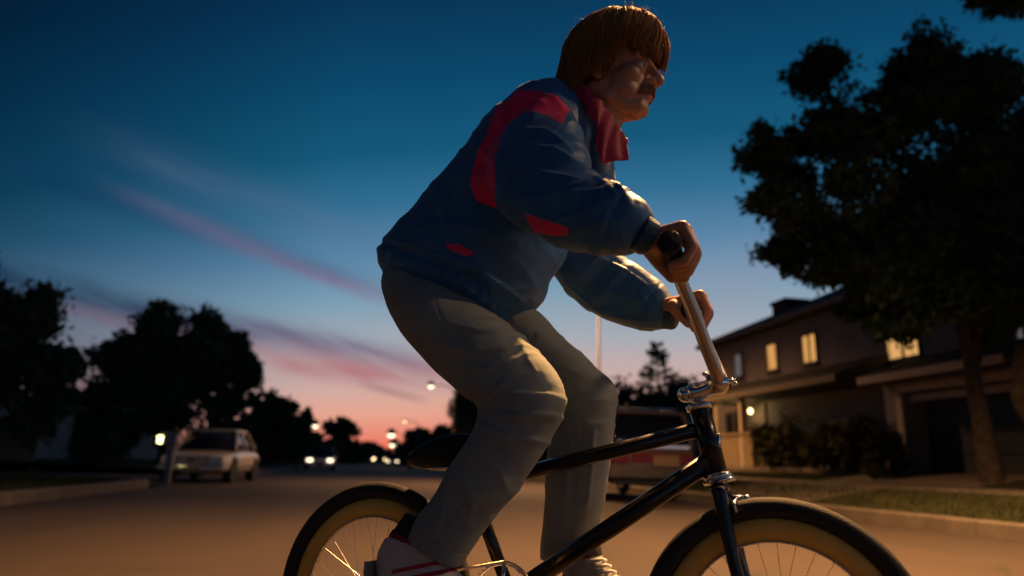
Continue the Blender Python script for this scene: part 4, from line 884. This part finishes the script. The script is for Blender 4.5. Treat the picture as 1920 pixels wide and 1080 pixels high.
# --- eyes, brows, moustache, hair
M_eye = mat('eye_white', (.62, .58, .54), .2, var=.02); M_iris = mat('iris', (.03, .035, .04), .15)
def hpart(name, g, m, par, smooth=True): g.v = [hd(p) for p in g.v]; return g.build(name, m, par, smooth)
for s in (-1, 1):
    g = G(); g.ball((.0775, s*.031, .0035), (.0115, .0125, .0085), 16, 12); e = hpart('eye', g, M_eye, PERSON)
    g = G(); g.ball((.0862, s*.031, .0035), (.0036, .0050, .0050), 14, 10); hpart('iris', g, M_iris, e)
def hairmat(name, a, b):
    m = bpy.data.materials.new(name); m.use_nodes = True; n = NT(m.node_tree); bs = n.n['Principled BSDF']
    at = n.new('ShaderNodeAttribute'); at.attribute_name = 'tone'; n.put(bs.inputs['Base Color'], n.ramp(at.outputs['Fac'], [(0, a), (1, b)]))
    bs.inputs['Roughness'].default_value = .62; bs.inputs['Specular IOR Level'].default_value = .25; return m
M_hair = hairmat('hair', (.13, .056, .018), (.50, .25, .082)); M_mou = hairmat('moustache_hair', (.15, .075, .03), (.38, .21, .09))
def strands(name, paths, radii, m, par, seed=1):
    """paths (n, k, 3) in head coordinates"""
    n, k, _ = paths.shape; rng = np.random.default_rng(seed)
    Rn = np.array(Rh)*S_; W = paths@Rn.T+HO
    T = np.gradient(W, axis=1); T /= np.linalg.norm(T, axis=2)[..., None]+1e-9
    a = rng.normal(0, 1, (n, 1, 3)); N = np.cross(T, a); N /= np.linalg.norm(N, axis=2)[..., None]+1e-9; Bn = np.cross(T, N)
    ring = []
    for j in range(3):
        an = 2*math.pi*j/3; ring.append(W+radii[..., None]*(math.cos(an)*N+math.sin(an)*Bn))
    V = np.stack(ring, 2).reshape(-1, 3)
    base = (np.arange(n)*k*3)[:, None, None]+(np.arange(k-1)*3)[None, :, None]
    F = np.stack([np.stack([base[..., 0]+j, base[..., 0]+(j+1) % 3, base[..., 0]+3+(j+1) % 3, base[..., 0]+3+j], -1) for j in range(3)], 2).reshape(-1, 4)
    o = fast_mesh(name, V, F, m, par); at = o.data.attributes.new('tone', 'FLOAT', 'POINT')
    tone = np.repeat(np.clip(rng.normal(.5, .18, n), 0, 1), k*3).astype(np.float32); at.data.foreach_set('value', tone)
    o.data.polygons.foreach_set('use_smooth', [True]*len(o.data.polygons)); return o
def zend(ph):   # where the hair stops, by azimuth from the front
    d = abs((math.degrees(ph)+180) % 360-180)
    return float(np.interp(d, [0, 25, 42, 58, 72, 88, 104, 116, 130, 150, 180], [.038, .046, .054, .050, .028, -.002, -.022, -.044, -.072, -.094, -.100]))
HC = np.array([.008, 0, .058])
def hpoint(ph, z, inset=0.):
    """surface of the hair at azimuth ph and height z (head coordinates)"""
    cf, sf = math.cos(ph), math.sin(ph); rx = (.118 if cf > 0 else .122)-inset; ry = .096-inset; rz = .104-inset
    t = (z-HC[2])/rz
    if t > 0: k = math.sqrt(max(0, 1-min(t, 1)**2.3))
    else:
        k = 1-.10*t*t if cf > 0 else 1+.10*min(1.6, abs(t))*max(0, -cf)
    return np.array([HC[0]+rx*cf*k, ry*sf*k, z])
rng = np.random.default_rng(42); paths = []; rads = []
NS = 21000; K = 12
NCL = 260; clump = np.sort(rng.uniform(0, 2*math.pi, NCL)); cl_end = rng.normal(0, .012, NCL); cl_wav = rng.uniform(0, 6.28, NCL); cl_out = rng.normal(0, .0050, NCL)
for i in range(NS):
    ph = rng.uniform(0, 2*math.pi); ci = int(np.argmin(np.abs((clump-ph+math.pi) % (2*math.pi)-math.pi))); c = clump[ci]
    kk = rng.uniform(.15, .75); dph = (c-ph+math.pi) % (2*math.pi)-math.pi
    side_ = 1 if math.sin(ph) > 0 else -1; front = max(0., math.cos(ph))
    sweep = side_*(.36*front**1.2+.22*max(0, 1-abs(math.cos(ph))*1.4))+rng.normal(0, .10)      # feathered back from the forehead
    pe = ph+dph*kk+sweep; ze = zend(pe)+cl_end[ci]+rng.normal(0, .007); top = HC[2]+.1035
    t0 = rng.uniform(0, .7) if i % 3 else 0.; ins = rng.uniform(-.001, .009); pts = []; wv_ = rng.normal(0, .0012)
    for j in range(K):
        t = t0+(1-t0)*j/(K-1); z = top-(top-ze)*t
        if ze < HC[2]:
            ln1 = math.pi/2*.11; ln2 = HC[2]-ze; sl_ = t*(ln1+ln2)
            z = HC[2]+.1035*math.cos(min(sl_/ln1, 1)*math.pi/2) if sl_ < ln1 else HC[2]-(sl_-ln1)
        else: z = ze+(top-ze)*math.cos(t*math.pi/2)
        p_ = ph+(dph*kk+sweep)*t**1.3+.085*math.sin(cl_wav[ci]+t*5.0)*t
        q = hpoint(p_, min(z, top), ins*(1-.3*t)); o_ = np.array([math.cos(p_), math.sin(p_), 0])
        q = q+o_*(cl_out[ci]*t+wv_*math.sin(t*7+cl_wav[ci])+.007*max(0, t-.7)/.3*(1 if math.cos(ph) < .2 else -.9))
        q = q+np.array([0, 0, .0025*math.sin(cl_wav[ci]*3+t*4)*(t > 0)]); pts.append(q)
    paths.append(pts); rads.append(.00145*np.clip(1.15-np.linspace(t0, 1, K)**3*.9, .15, 1)*rng.uniform(.5, 1.3))
HAIR = strands('hair', np.array(paths), np.array(rads)*S_*.8, M_hair, PERSON, 3)
# the mass of hair under the loose strands
g = G(); rows = []; NP = 72; NR = 18
for j in range(NR):
    row = []
    for i in range(NP):
        ph = 2*math.pi*i/NP; ze = zend(ph)+.016+.005*math.sin(i*2.7); t = j/(NR-1); z = HC[2]+.088*math.cos(min(t/.5, 1)*math.pi/2) if t < .5 else HC[2]-(HC[2]-ze)*(t-.5)/.5
        q = hpoint(ph, z, .015); rr = 1+.018*mnoise.noise(Vector((math.cos(ph)*6, math.sin(ph)*6, z*9))); row.append(hd((HC[0]+(q[0]-HC[0])*rr, q[1]*rr, q[2])))
    rows.append(row)
g.v = [hd((HC[0], 0, HC[2]+.0885))]+[p for r in rows for p in r]
for j in range(NR-1):
    for i in range(NP): i2 = (i+1) % NP; g.f.append((1+j*NP+i, 1+j*NP+i2, 1+(j+1)*NP+i2, 1+(j+1)*NP+i))
for i in range(NP): g.f.append((0, 1+(i+1) % NP, 1+i))
o = g.build('hair_mass', M_hair, HAIR, True)
at = o.data.attributes.new('tone', 'FLOAT', 'POINT'); at.data.foreach_set('value', [.42]*len(o.data.vertices))
# flyaway hairs round the top of the head
paths = []; rads = []
for i in range(300):
    ph = rng.uniform(0, 2*math.pi); z = HC[2]+.104*math.cos(rng.uniform(0, 1.7)); q = hpoint(ph, min(z, HC[2]+.1), .004); d = q-HC; d /= np.linalg.norm(d); tg = np.cross(d, rng.normal(0, 1, 3)); tg /= np.linalg.norm(tg); L = rng.uniform(.012, .040)
    paths.append([q+tg*L*t+d*L*.42*math.sin(t*2.2) for t in np.linspace(0, 1, 6)]); rads.append(np.linspace(.0003, .00012, 6))
strands('loose_hair', np.array(paths), np.array(rads)*S_, M_hair, HAIR, 9)
paths = []; rads = []
for i in range(900):
    s = rng.uniform(-1, 1); y = s*.027; x0 = .0985-.020*abs(s)**2; z0 = -.038-.006*abs(s)+rng.normal(0, .0025); L = .012+.004*abs(s)
    paths.append([(x0+rng.normal(0, .0012)+.006*t*(1-t)*4, y+s*.004*t+rng.normal(0, .0006), z0-L*t) for t in np.linspace(0, 1, 6)]); rads.append(np.linspace(.0012, .0005, 6))
strands('moustache', np.array(paths), np.array(rads)*S_, M_mou, PERSON, 5)
paths = []; rads = []
for k in (-1, 1):
    for i in range(160):
        t0 = rng.uniform(0, 1); y = k*(.014+.034*t0); x = .0985-.016*t0; z = .029+.004*math.sin(t0*3)+rng.normal(0, .0018)
        paths.append([(x+.002-.004*t, y+k*.012*t, z+.002*t) for t in np.linspace(0, 1, 4)]); rads.append(np.linspace(.0008, .0003, 4))
strands('eyebrow', np.array(paths), np.array(rads)*S_, M_mou, PERSON, 6)

# --- clothes
def verts(o): v = np.empty(len(o.data.vertices)*3, np.float32); o.data.vertices.foreach_get('co', v); return v.reshape(-1, 3).astype(float)
def normals(o): v = np.empty(len(o.data.vertices)*3, np.float32); o.data.vertices.foreach_get('normal', v); return v.reshape(-1, 3).astype(float)
def displace(o, fn):
    V = verts(o); N = normals(o); D = np.array([fn(v, n) for v, n in zip(V, N)]); V = V+N*D[:, None]
    o.data.vertices.foreach_set('co', V.astype(np.float32).ravel()); o.data.update(); return V
def ridge(v, axis, fa, fc, seed):
    """folds that run across 'axis': quick change along it, slow change across"""
    a = axis/np.linalg.norm(axis); along = v@a; q = v-a*along
    p = Vector((along*fa+seed, q[0]*fc+q[1]*fc*.6, q[2]*fc+seed*1.7))
    n = mnoise.noise(p)+.4*mnoise.noise(p*2.3); m_ = mnoise.noise(p*.45+Vector((9, 4, 2)))
    return (1-2.6*abs(n))*min(1.3, max(.15, .7+1.8*m_))
def strokes(V, lines):
    """drawn folds: crisp ridges that fade out at their ends; lines: (points, lateral offset, side, height, width)"""
    D = np.zeros(len(V))
    for pts, s_, sd, amp, wd in lines:
        L = np.array(catmull([P(x, y, s_)[[0, 2]] for x, y in pts], 8)); best = np.full(len(V), 1e9); tt = np.zeros(len(V)); n = len(L)-1; sg = np.zeros(len(V))
        for i in range(n):
            a, b = L[i], L[i+1]; e = b-a; q = V[:, [0, 2]]-a; t = np.clip((q@e)/(e@e), 0, 1); r_ = q-t[:, None]*e; d = np.linalg.norm(r_, axis=1); k = d < best
            best = np.where(k, d, best); tt = np.where(k, (i+t)/n, tt); sg = np.where(k, np.sign(e[0]*r_[:, 1]-e[1]*r_[:, 0]), sg)
        w_ = wd*np.where(sg > 0, .55, 1.6)*(.6+.8*tt)
        D += amp*np.sin(np.clip(tt, 0, 1)*math.pi)**.7*(np.exp(-best/w_)-.35*np.exp(-best/(w_*2.6)))*(V[:, 1]*sd > .015)*(best < wd*9)
    return D
def apply_folds(o, V, lines):
    V = V+normals(o)*strokes(V, lines)[:, None]; o.data.vertices.foreach_set('co', V.astype(np.float32).ravel()); o.data.update(); return V
def sdist(pt, poly):
    """signed distance of points (n,2) to a polygon, negative inside"""
    poly = np.array(poly); n = len(poly); d = np.full(len(pt), 1e9); ins = np.zeros(len(pt), bool)
    for i in range(n):
        a, b = poly[i], poly[(i+1) % n]; e = b-a; wv_ = pt-a; t = np.clip((wv_@e)/(e@e), 0, 1); d = np.minimum(d, np.linalg.norm(wv_-t[:, None]*e, axis=1))
        c1 = (a[1] <= pt[:, 1]) != (b[1] <= pt[:, 1]); xs = a[0]+(pt[:, 1]-a[1])/(b[1]-a[1]+1e-12)*e[0]; ins ^= c1 & (pt[:, 0] < xs)
    return np.where(ins, -d, d)
def linedist(pt, line):
    line = np.array(line); d = np.full(len(pt), 1e9)
    for i in range(len(line)-1):
        a, b = line[i], line[i+1]; e = b-a; q = pt-a; t = np.clip((q@e)/(e@e), 0, 1); d = np.minimum(d, np.linalg.norm(q-t[:, None]*e, axis=1))
    return d
def seams(o, V, lines):
    """lines: (points in the picture, lateral offset, side) sewn seams"""
    d = np.full(len(V), 1.)
    for pts, s_, sd in lines:
        pl_ = np.array(catmull([P(x, y, s_)[[0, 2]] for x, y in pts], 6)); q = linedist(V[:, [0, 2]], pl_); q = np.where(V[:, 1]*sd > .03, q, 1.); d = np.minimum(d, q)
    at = o.data.attributes.new('seam', 'FLOAT', 'POINT'); at.data.foreach_set('value', d.astype(np.float32))
def fabric(name, base, red=None, rough=.55, weave=900., bumpd=.0015, sheen=.15, wrinkle=26.):
    m = bpy.data.materials.new(name); m.use_nodes = True; n = NT(m.node_tree); b = n.n['Principled BSDF']
    t = n.new('ShaderNodeTexCoord').outputs['Object']; f = n.noise(t, 9, 4, .6)
    c = n.ramp(f, [(.3, tuple(v*.85 for v in base)), (.7, tuple(v*1.15 for v in base))])
    if red is not None:
        at = n.new('ShaderNodeAttribute'); at.attribute_name = 'panel'; k = n.new('ShaderNodeMapRange'); k.inputs[1].default_value = -.0012; k.inputs[2].default_value = .0012; k.inputs[3].default_value = 1; k.inputs[4].default_value = 0
        n.l.new(at.outputs['Fac'], k.inputs[0]); c = n.mix(k.outputs[0], c, (*red, 1))
        seam = n.m('LESS_THAN', n.m('ABSOLUTE', n.m('ADD', at.outputs['Fac'], -.003)), .0010); c = n.mix(n.m('MULTIPLY', seam, .35), c, (.01, .012, .02, 1))
    sa_ = n.new('ShaderNodeAttribute'); sa_.attribute_name = 'seam'; ln = n.m('LESS_THAN', sa_.outputs['Fac'], .0011); grv = n.m('MINIMUM', n.m('DIVIDE', sa_.outputs['Fac'], .006), 1.0)
    c = n.mix(n.m('MULTIPLY', ln, .6), c, tuple(v*.25 for v in base)+(1,))
    n.put(b.inputs['Base Color'], c); b.inputs['Roughness'].default_value = rough; b.inputs['Sheen Weight'].default_value = sheen; b.inputs['Specular IOR Level'].default_value = .35
    mp = n.new('ShaderNodeMapping'); mp.inputs['Rotation'].default_value = (.3, .7, .2); mp.inputs['Scale'].default_value = (1, 1, 2.2); n.l.new(t, mp.inputs[0])
    cr1 = n.m('MULTIPLY', n.m('ABSOLUTE', n.m('ADD', n.noise(mp.outputs[0], wrinkle*.25, 2, .5), -.5)), -5.0)
    h = n.m('ADD', n.m('ADD', n.m('MULTIPLY', n.noise(t, wrinkle, 4, .5), .3), cr1), n.m('ADD', n.m('MULTIPLY', n.noise(t, weave, 2, .5), .05), n.m('MULTIPLY', grv, .8)))
    bn = n.new('ShaderNodeBump'); bn.inputs['Strength'].default_value = .40; bn.inputs['Distance'].default_value = bumpd*3; n.put(bn.inputs['Height'], h); n.l.new(bn.outputs[0], b.inputs['Normal']); return m
M_jack = fabric('jacket_nylon', (.030, .130, .300), (.80, .022, .120), .44)
M_coll = fabric('collar_fabric', (.66, .016, .090), None, .6)
M_coll2 = fabric('cuff_rib', (.030, .115, .260), None, .7, wrinkle=90.)
M_pant = fabric('trouser_cotton', (.215, .245, .235), None, .85, bumpd=.001, sheen=.05)
JK = G(); loft(JK, TORSO, 36, 2.4); loft(JK, SLN, 28, 2.2); loft(JK, SLF, 28, 2.2)
JK.cone(tuple(P(1092, 200, 0)+[0, 0, 0]), tuple(P(1112, 345, 0)), .075, .055, 24)
JACKET = remesh(JK, 'jacket', M_jack, PERSON, .0052, 10, .5)
eln = (P(1075, 468, -.3)+P(1180, 360, -.3))/2; wrn = (P(1196, 468, -.287)+P(1226, 416, -.287))/2; shn = (P(922, 300, -.15)+P(1060, 192, -.15))/2
wrf = (P(1246, 612, .29)+P(1268, 574, .29))/2; elf = (P(1070, 562, .275)+P(1175, 488, .275))/2
hemc = (P(722, 510, 0)+P(960, 606, 0))/2; tax = np.array([.55, 0, .40])
hem_n = P(716, 497, 0); hem_f = P(962, 604, 0); hdir = (hem_f-hem_n)/np.linalg.norm(hem_f-hem_n); hup = np.array([-hdir[2], 0, hdir[0]])
def jfold(v, n):
    d = 0.
    cuff = min(np.linalg.norm(v-wrn), np.linalg.norm(v-wrf)); side_ = abs(v[1])
    if side_ > .15 and v[0] > .42:
        ax = (wrn-shn) if v[1] < 0 else (wrf-np.array([shn[0], -shn[1], shn[2]])); amp = .0090 if cuff > .10 else .0045
        d += amp*ridge(v, ax+np.array([.12, 0, .10]), 9 if cuff > .1 else 30, 3.5, 3.1 if v[1] < 0 else 8.3)
        el_ = eln if v[1] < 0 else elf; d += .007*math.exp(-(np.linalg.norm(v-el_)/.13)**2)*ridge(v, ax, 15, 5, 12.)
    else:
        d += .0055*ridge(v, np.array([.35, .0, .9]), 7, 3.2, 5.5)+.004*ridge(v, tax, 13, 5, 2.2)
    hh = (v-hem_n)@hup
    if side_ < .2 and v[0] < .35:
        d += -.010*math.exp(-((hh-.050)/.011)**2)+.003*math.sin((v@hdir)*150+v[1]*90)*math.exp(-((hh-.02)/.035)**2)
    if cuff < .06: d += -.004*math.exp(-((cuff-.035)/.008)**2)
    return d
VJ = displace(JACKET, jfold)
VJ = apply_folds(JACKET, VJ, [(p, -.24, -1, a, w_) for p, a, w_ in [
    ([(968, 252), (1040, 262), (1092, 305)], .011, .009), ([(985, 288), (1060, 303), (1118, 342)], .012, .009), ([(955, 335), (1040, 350), (1140, 378)], .013, .011), ([(985, 395), (1080, 402), (1165, 392)], .013, .011),
    ([(1060, 448), (1130, 436), (1190, 408)], .011, .009), ([(1095, 470), (1150, 458), (1200, 446)], .008, .006), ([(1148, 362), (1186, 388), (1208, 430)], .011, .007), ([(1122, 352), (1160, 378), (1190, 412)], .010, .008), ([(1172, 375), (1200, 400), (1212, 425)], .008, .005),
    ([(1000, 420), (1040, 380), (1090, 362)], .009, .010), ([(930, 300), (985, 320), (1030, 318)], .007, .008)]]
  +[(p, -.19, -1, a, w_) for p, a, w_ in [([(755, 430), (850, 418), (940, 438)], .011, .013), ([(790, 470), (880, 495), (965, 560)], .012, .012), ([(748, 478), (840, 512), (905, 575)], .010, .010), ([(880, 292), (862, 350), (822, 400)], .008, .012),
    ([(1010, 440), (992, 505), (950, 590)], .013, .012), ([(1045, 475), (1025, 535), (980, 596)], .012, .010), ([(1000, 470), (930, 520), (860, 545)], .010, .011), ([(925, 250), (895, 300), (872, 342)], .008, .010), ([(1000, 160), (1040, 185), (1062, 215)], .009, .008), ([(975, 175), (1010, 190), (1040, 215)], .007, .007)]]
  +[(p, .22, 1, a, w_) for p, a, w_ in [([(1075, 498), (1130, 538), (1195, 562)], .012, .010), ([(1100, 478), (1165, 502), (1215, 535)], .011, .009), ([(1075, 560), (1140, 584), (1205, 596)], .011, .009), ([(1192, 535), (1214, 575), (1206, 612)], .010, .007), ([(1222, 545), (1236, 580), (1228, 610)], .008, .005), ([(1060, 530), (1110, 570), (1160, 580)], .010, .008)]])
def pp(pts, s): return [tuple(P(x, y, s)[[0, 2]]) for x, y in pts]
def ppv(pts): return [tuple(P(x, y, -.135-min(1, max(0, (y-187)/190))*.085)[[0, 2]]) for x, y in pts]
NB = [(972, 190), (1012, 187), (1050, 196), (1074, 218), (1076, 262), (1050, 243), (1012, 234), (978, 246), (962, 272), (951, 312), (951, 348), (945, 384), (884, 366), (880, 340), (896, 302), (920, 264), (937, 228), (950, 205)]
FBL = [(1014, 428), (1050, 446), (1104, 466), (1100, 476), (1060, 470), (1026, 458)]; PK = [(832, 458), (858, 456), (884, 470), (872, 478), (846, 470)]
pts2 = VJ[:, [0, 2]]
pan = sdist(pts2, ppv(NB))-.004; small = np.minimum(sdist(pts2, pp(FBL, -.22)), sdist(pts2, pp(PK, -.19))); pan = np.minimum(pan, np.where(VJ[:, 1] < -.02, small, .05))
pan = np.where(np.abs(VJ[:, 1]) < .075, np.maximum(pan, .075-np.abs(VJ[:, 1])), pan)
at = JACKET.data.attributes.new('panel', 'FLOAT', 'POINT'); at.data.foreach_set('value', pan.astype(np.float32))
for sl in (SLN, SLF):
    a_, b_ = [(P(q[0], q[1], q[4])+P(q[2], q[3], q[4]))/2 for q in (sl[-2], sl[-1])]; d_ = (b_-a_)/np.linalg.norm(b_-a_); g = G()
    pts = [b_+d_*t for t in np.linspace(-.016, .016, 9)]; g.tube([tuple(p) for p in pts], [.0400, .0392, .0385, .0380, .0375, .0370, .0368, .0360, .0335], 28); g.build('cuff', M_coll2, JACKET, True)
seams(JACKET, VJ, [([(780, 388), (840, 378), (893, 372), (940, 392), (1010, 432)], -.20, -1), ([(1046, 160), (1072, 200), (1078, 250), (1070, 290)], -.18, -1), ([(1010, 432), (1000, 500), (975, 600)], -.19, -1), ([(1150, 395), (1165, 430), (1160, 474)], -.33, -1)])
TR = G(); loft(TR, LEGN, 28, 2.2); loft(TR, LEGF, 28, 2.2)
TROU = remesh(TR, 'trousers', M_pant, PERSON, .0052, 8, .5)
kn = (P(898, 766, -.12)+P(1062, 756, -.12))/2; kf = (P(1034, 800, .12)+P(1155, 750, .12))/2; hipc = P(900, 590, -.1)
kback, kbackf = P(905, 770, -.12), P(1034, 790, .12)
def tfold(v, n):
    near = v[1] < 0; K_ = kn if near else kf; kb = kback if near else kbackf
    thigh = (K_-hipc) if near else np.array([.35, 0, -.2]); shin = np.array([-.33, 0, -.36]) if near else np.array([-.06, 0, -.4])
    up_ = v[2] > K_[2]+.02; ax = thigh if up_ else shin
    d = .0030*ridge(v, ax, 8, 3.5, 4. if near else 9.); dk = np.linalg.norm(v-kb); d += .0055*math.exp(-(dk/.13)**2)*.5*ridge(v, np.array([.5, 0, 1.]), 26, 7, 7.)
    d += .006*math.exp(-(np.linalg.norm(v-P(960, 620, -.15))/.12)**2)*ridge(v, thigh, 17, 5, 1.)
    lx = .9 if near else .1
    d += .0035*ridge(v, np.cross(ax, np.array([0, 1., 0])), 10, 2.2, 15.)
    return d
VT = displace(TROU, tfold)
VT = apply_folds(TROU, VT, [(p, -.20, -1, a, w_) for p, a, w_ in [
    ([(900, 762), (962, 742), (1036, 735)], .012, .010), ([(900, 776), (970, 778), (1048, 772)], .011, .009), ([(895, 792), (950, 814), (1016, 826)], .011, .010), ([(905, 757), (950, 715), (1000, 690)], .010, .010), ([(962, 606), (900, 622), (815, 600)], .012, .010), ([(978, 640), (910, 662), (825, 648)], .012, .012), ([(990, 655), (930, 692), (868, 694)], .010, .011),
    ([(880, 836), (932, 880), (935, 935)], .008, .011), ([(868, 872), (882, 940), (858, 1005)], .009, .011), ([(838, 900), (828, 960), (806, 1012)], .008, .010), ([(1002, 700), (962, 642), (930, 604)], .008, .011), ([(900, 960), (880, 1000), (870, 1040)], .009, .008), ([(790, 985), (820, 1010), (835, 1040)], .007, .007)]]
  +[(p, .10, 1, a, w_) for p, a, w_ in [([(1036, 778), (1090, 760), (1144, 752)], .011, .009), ([(1034, 800), (1090, 800), (1148, 792)], .010, .009), ([(995, 692), (1040, 672), (1086, 655)], .011, .010), ([(975, 655), (1018, 640), (1052, 628)], .010, .009), ([(1122, 800), (1116, 880), (1104, 970)], .010, .009), ([(1082, 820), (1076, 900), (1070, 990)], .009, .011), ([(1040, 850), (1050, 930), (1040, 1010)], .008, .010)]])
seams(TROU, VT, [([((x0*.58+x1*.42), (y0*.58+y1*.42)) for x0, y0, x1, y1, s_, h_ in LEGN], -.20, -1), ([(x0*.5+x1*.5, y0*.5+y1*.5) for x0, y0, x1, y1, s_, h_ in LEGF[3:]], .06, 1), ([(905, 560), (890, 600), (850, 640)], -.2, -1), ([(733, 560), (790, 590), (800, 640), (762, 640)], -.2, -1), ([(776, 984), (866, 1044)], -.17, -1)])
# collar: stand-up band folded over, with two points at the front
col_pts = [((1166, 250), (1180, 301), .030, .050), ((1163, 242), (1150, 303), .045, .078), ((1154, 228), (1124, 304), .058, .100), ((1140, 206), (1118, 246), .068, .100), ((1120, 180), (1103, 208), .076, .104), ((1094, 160), (1080, 182), .068, .098), ((1066, 148), (1054, 162), .030, .050)]
ring = [(P(*t, -s1), P(*b, -s2)) for t, b, s1, s2 in col_pts]; ringf = [(np.array([t[0], -t[1]*.9, t[2]]), np.array([t[0]*.65+b[0]*.35, -b[1]*.8, t[2]*.65+b[2]*.35])) for t, b in ring[::-1]]
ringf = ringf[:-2]
tops = catmull([r[0] for r in ring]+[r[0] for r in ringf], 6); bots = catmull([r[1] for r in ring]+[r[1] for r in ringf], 6)
g = G(); n = len(tops); NW = 7
for i in range(n):
    for j in range(NW):
        t = j/(NW-1); q = tops[i]*(1-t)+bots[i]*t; q = q+np.array([.004*math.sin(i*.9+t*3), 0, .010*math.sin(t*math.pi)]); q[1] *= 1+.10*math.sin(t*math.pi); g.v.append(tuple(q))
for i in range(n-1):
    for j in range(NW-1): g.f.append((i*NW+j, (i+1)*NW+j, (i+1)*NW+j+1, i*NW+j+1))
o = g.build('collar', M_coll, JACKET, True); md = o.modifiers.new('s', 'SOLIDIFY'); md.thickness = .007; md.offset = 0; o.modifiers.new('b', 'SUBSURF').render_levels = 1
# navy inner collar below the red one and the zip placket
zt, zb_ = P(1150, 285, -.004), P(1075, 535, -.004)
# shoes and socks
def shoemat(name, base):
    m = bpy.data.materials.new(name); m.use_nodes = True; n = NT(m.node_tree); b = n.n['Principled BSDF']
    t = n.new('ShaderNodeTexCoord').outputs['Object']; sp = n.new('ShaderNodeSeparateXYZ'); n.l.new(t, sp.inputs[0])
    k = n.m('ADD', sp.outputs[2], n.m('MULTIPLY', sp.outputs[0], -.25)); z0 = P(757, 1068, -.17); z1 = P(770, 1084, -.17)
    c = n.ramp(n.noise(t, 12, 3, .6), [(.3, tuple(v*.82 for v in base)), (.7, base)])
    for z in (z0, z1):
        v = z[2]-.25*z[0]; band_ = n.m('LESS_THAN', n.m('ABSOLUTE', n.m('ADD', k, -v)), .0048); lim = n.m('GREATER_THAN', sp.outputs[0], z0[0]-.030); c = n.mix(n.m('MULTIPLY', band_, lim), c, (.42, .02, .02, 1))
    n.put(b.inputs['Base Color'], c); b.inputs['Roughness'].default_value = .6; return m
M_shoe = shoemat('shoe_leather', (.62, .55, .50)); M_shoef = mat('shoe_canvas', (.30, .31, .31), .8, bump=.4, bscale=220); M_sock = mat('sock_knit', (.022, .014, .022), .9, bump=.4, bscale=300); M_sole = mat('shoe_sole', (.30, .27, .24), .8); M_sockr = mat('sock_band', (.25, .02, .04), .9)
g = G(); loft(g, [(722, 1008, 820, 1000, -.128, .040), (708, 1035, 840, 1040, -.128, .046), (706, 1068, 868, 1082, -.129, .047), (716, 1102, 892, 1110, -.130, .047), (752, 1134, 905, 1132, -.131, .047), (812, 1166, 910, 1150, -.131, .040)], 26, 2.3)
sh = remesh(g, 'shoe', M_shoe, PERSON, .004, 5, .5)
g = G(); a = P(712, 1075, -.128); L = catmull([P(704, 1062, -.13), P(712, 1106, -.13), P(752, 1144, -.131), P(815, 1178, -.131)], 6)
for i in range(len(L)-1):
    g.add([tuple(L[i]+[0, s, z]) for s in (-.048, .048) for z in (-.012, .014)]+[tuple(L[i+1]+[0, s, z]) for s in (-.048, .048) for z in (-.012, .014)], [(0, 1, 5, 4), (2, 6, 7, 3), (0, 4, 6, 2), (1, 3, 7, 5), (0, 2, 3, 1), (4, 5, 7, 6)])
g.build('sole', M_sole, sh)
g = G(); loft(g, [(760, 960, 860, 1010, -.128, .046), (742, 985, 842, 1025, -.128, .044), (728, 1005, 822, 1035, -.128, .042)], 22, 2.2); g.build('sock', M_sock, PERSON, True)
g = G(); loft(g, [(736, 990, 838, 1027, -.128, .0455), (729, 1000, 828, 1032, -.128, .0455)], 22, 2.2); sb_ = g.build('sock_band', M_sockr, PERSON.children[-1], True)
g = G(); loft(g, [(1068, 1032, 1124, 1028, .130, .038), (1060, 1050, 1132, 1046, .130, .044), (1054, 1078, 1150, 1072, .130, .046), (1056, 1100, 1175, 1092, .130, .046), (1080, 1112, 1190, 1104, .130, .040)], 24, 2.3)
remesh(g, 'shoe', M_shoef, PERSON, .004, 5, .5)
shf = PERSON.children[-1]
g = G()
for k in range(4):
    y_ = 1052+k*11; g.tube([tuple(P(1108+k*6, y_, .085)), tuple(P(1128+k*9, y_-3, .10)), tuple(P(1136+k*9, y_-1, .13))], .0042, 8)
g.build('laces', mat('lace_white', (.6, .58, .54), .8), shf, True)
g = G(); loft(g, [(1052, 1090, 1172, 1082, .130, .049), (1056, 1106, 1186, 1098, .130, .049)], 24, 2.3); g.build('sole', M_sole, shf, True)
g = G(); loft(g, [(1036, 1010, 1122, 1000, .130, .044), (1058, 1036, 1129, 1032, .130, .043), (1062, 1048, 1130, 1043, .130, .045)], 22, 2.2); g.build('sock', M_sock, PERSON, True)
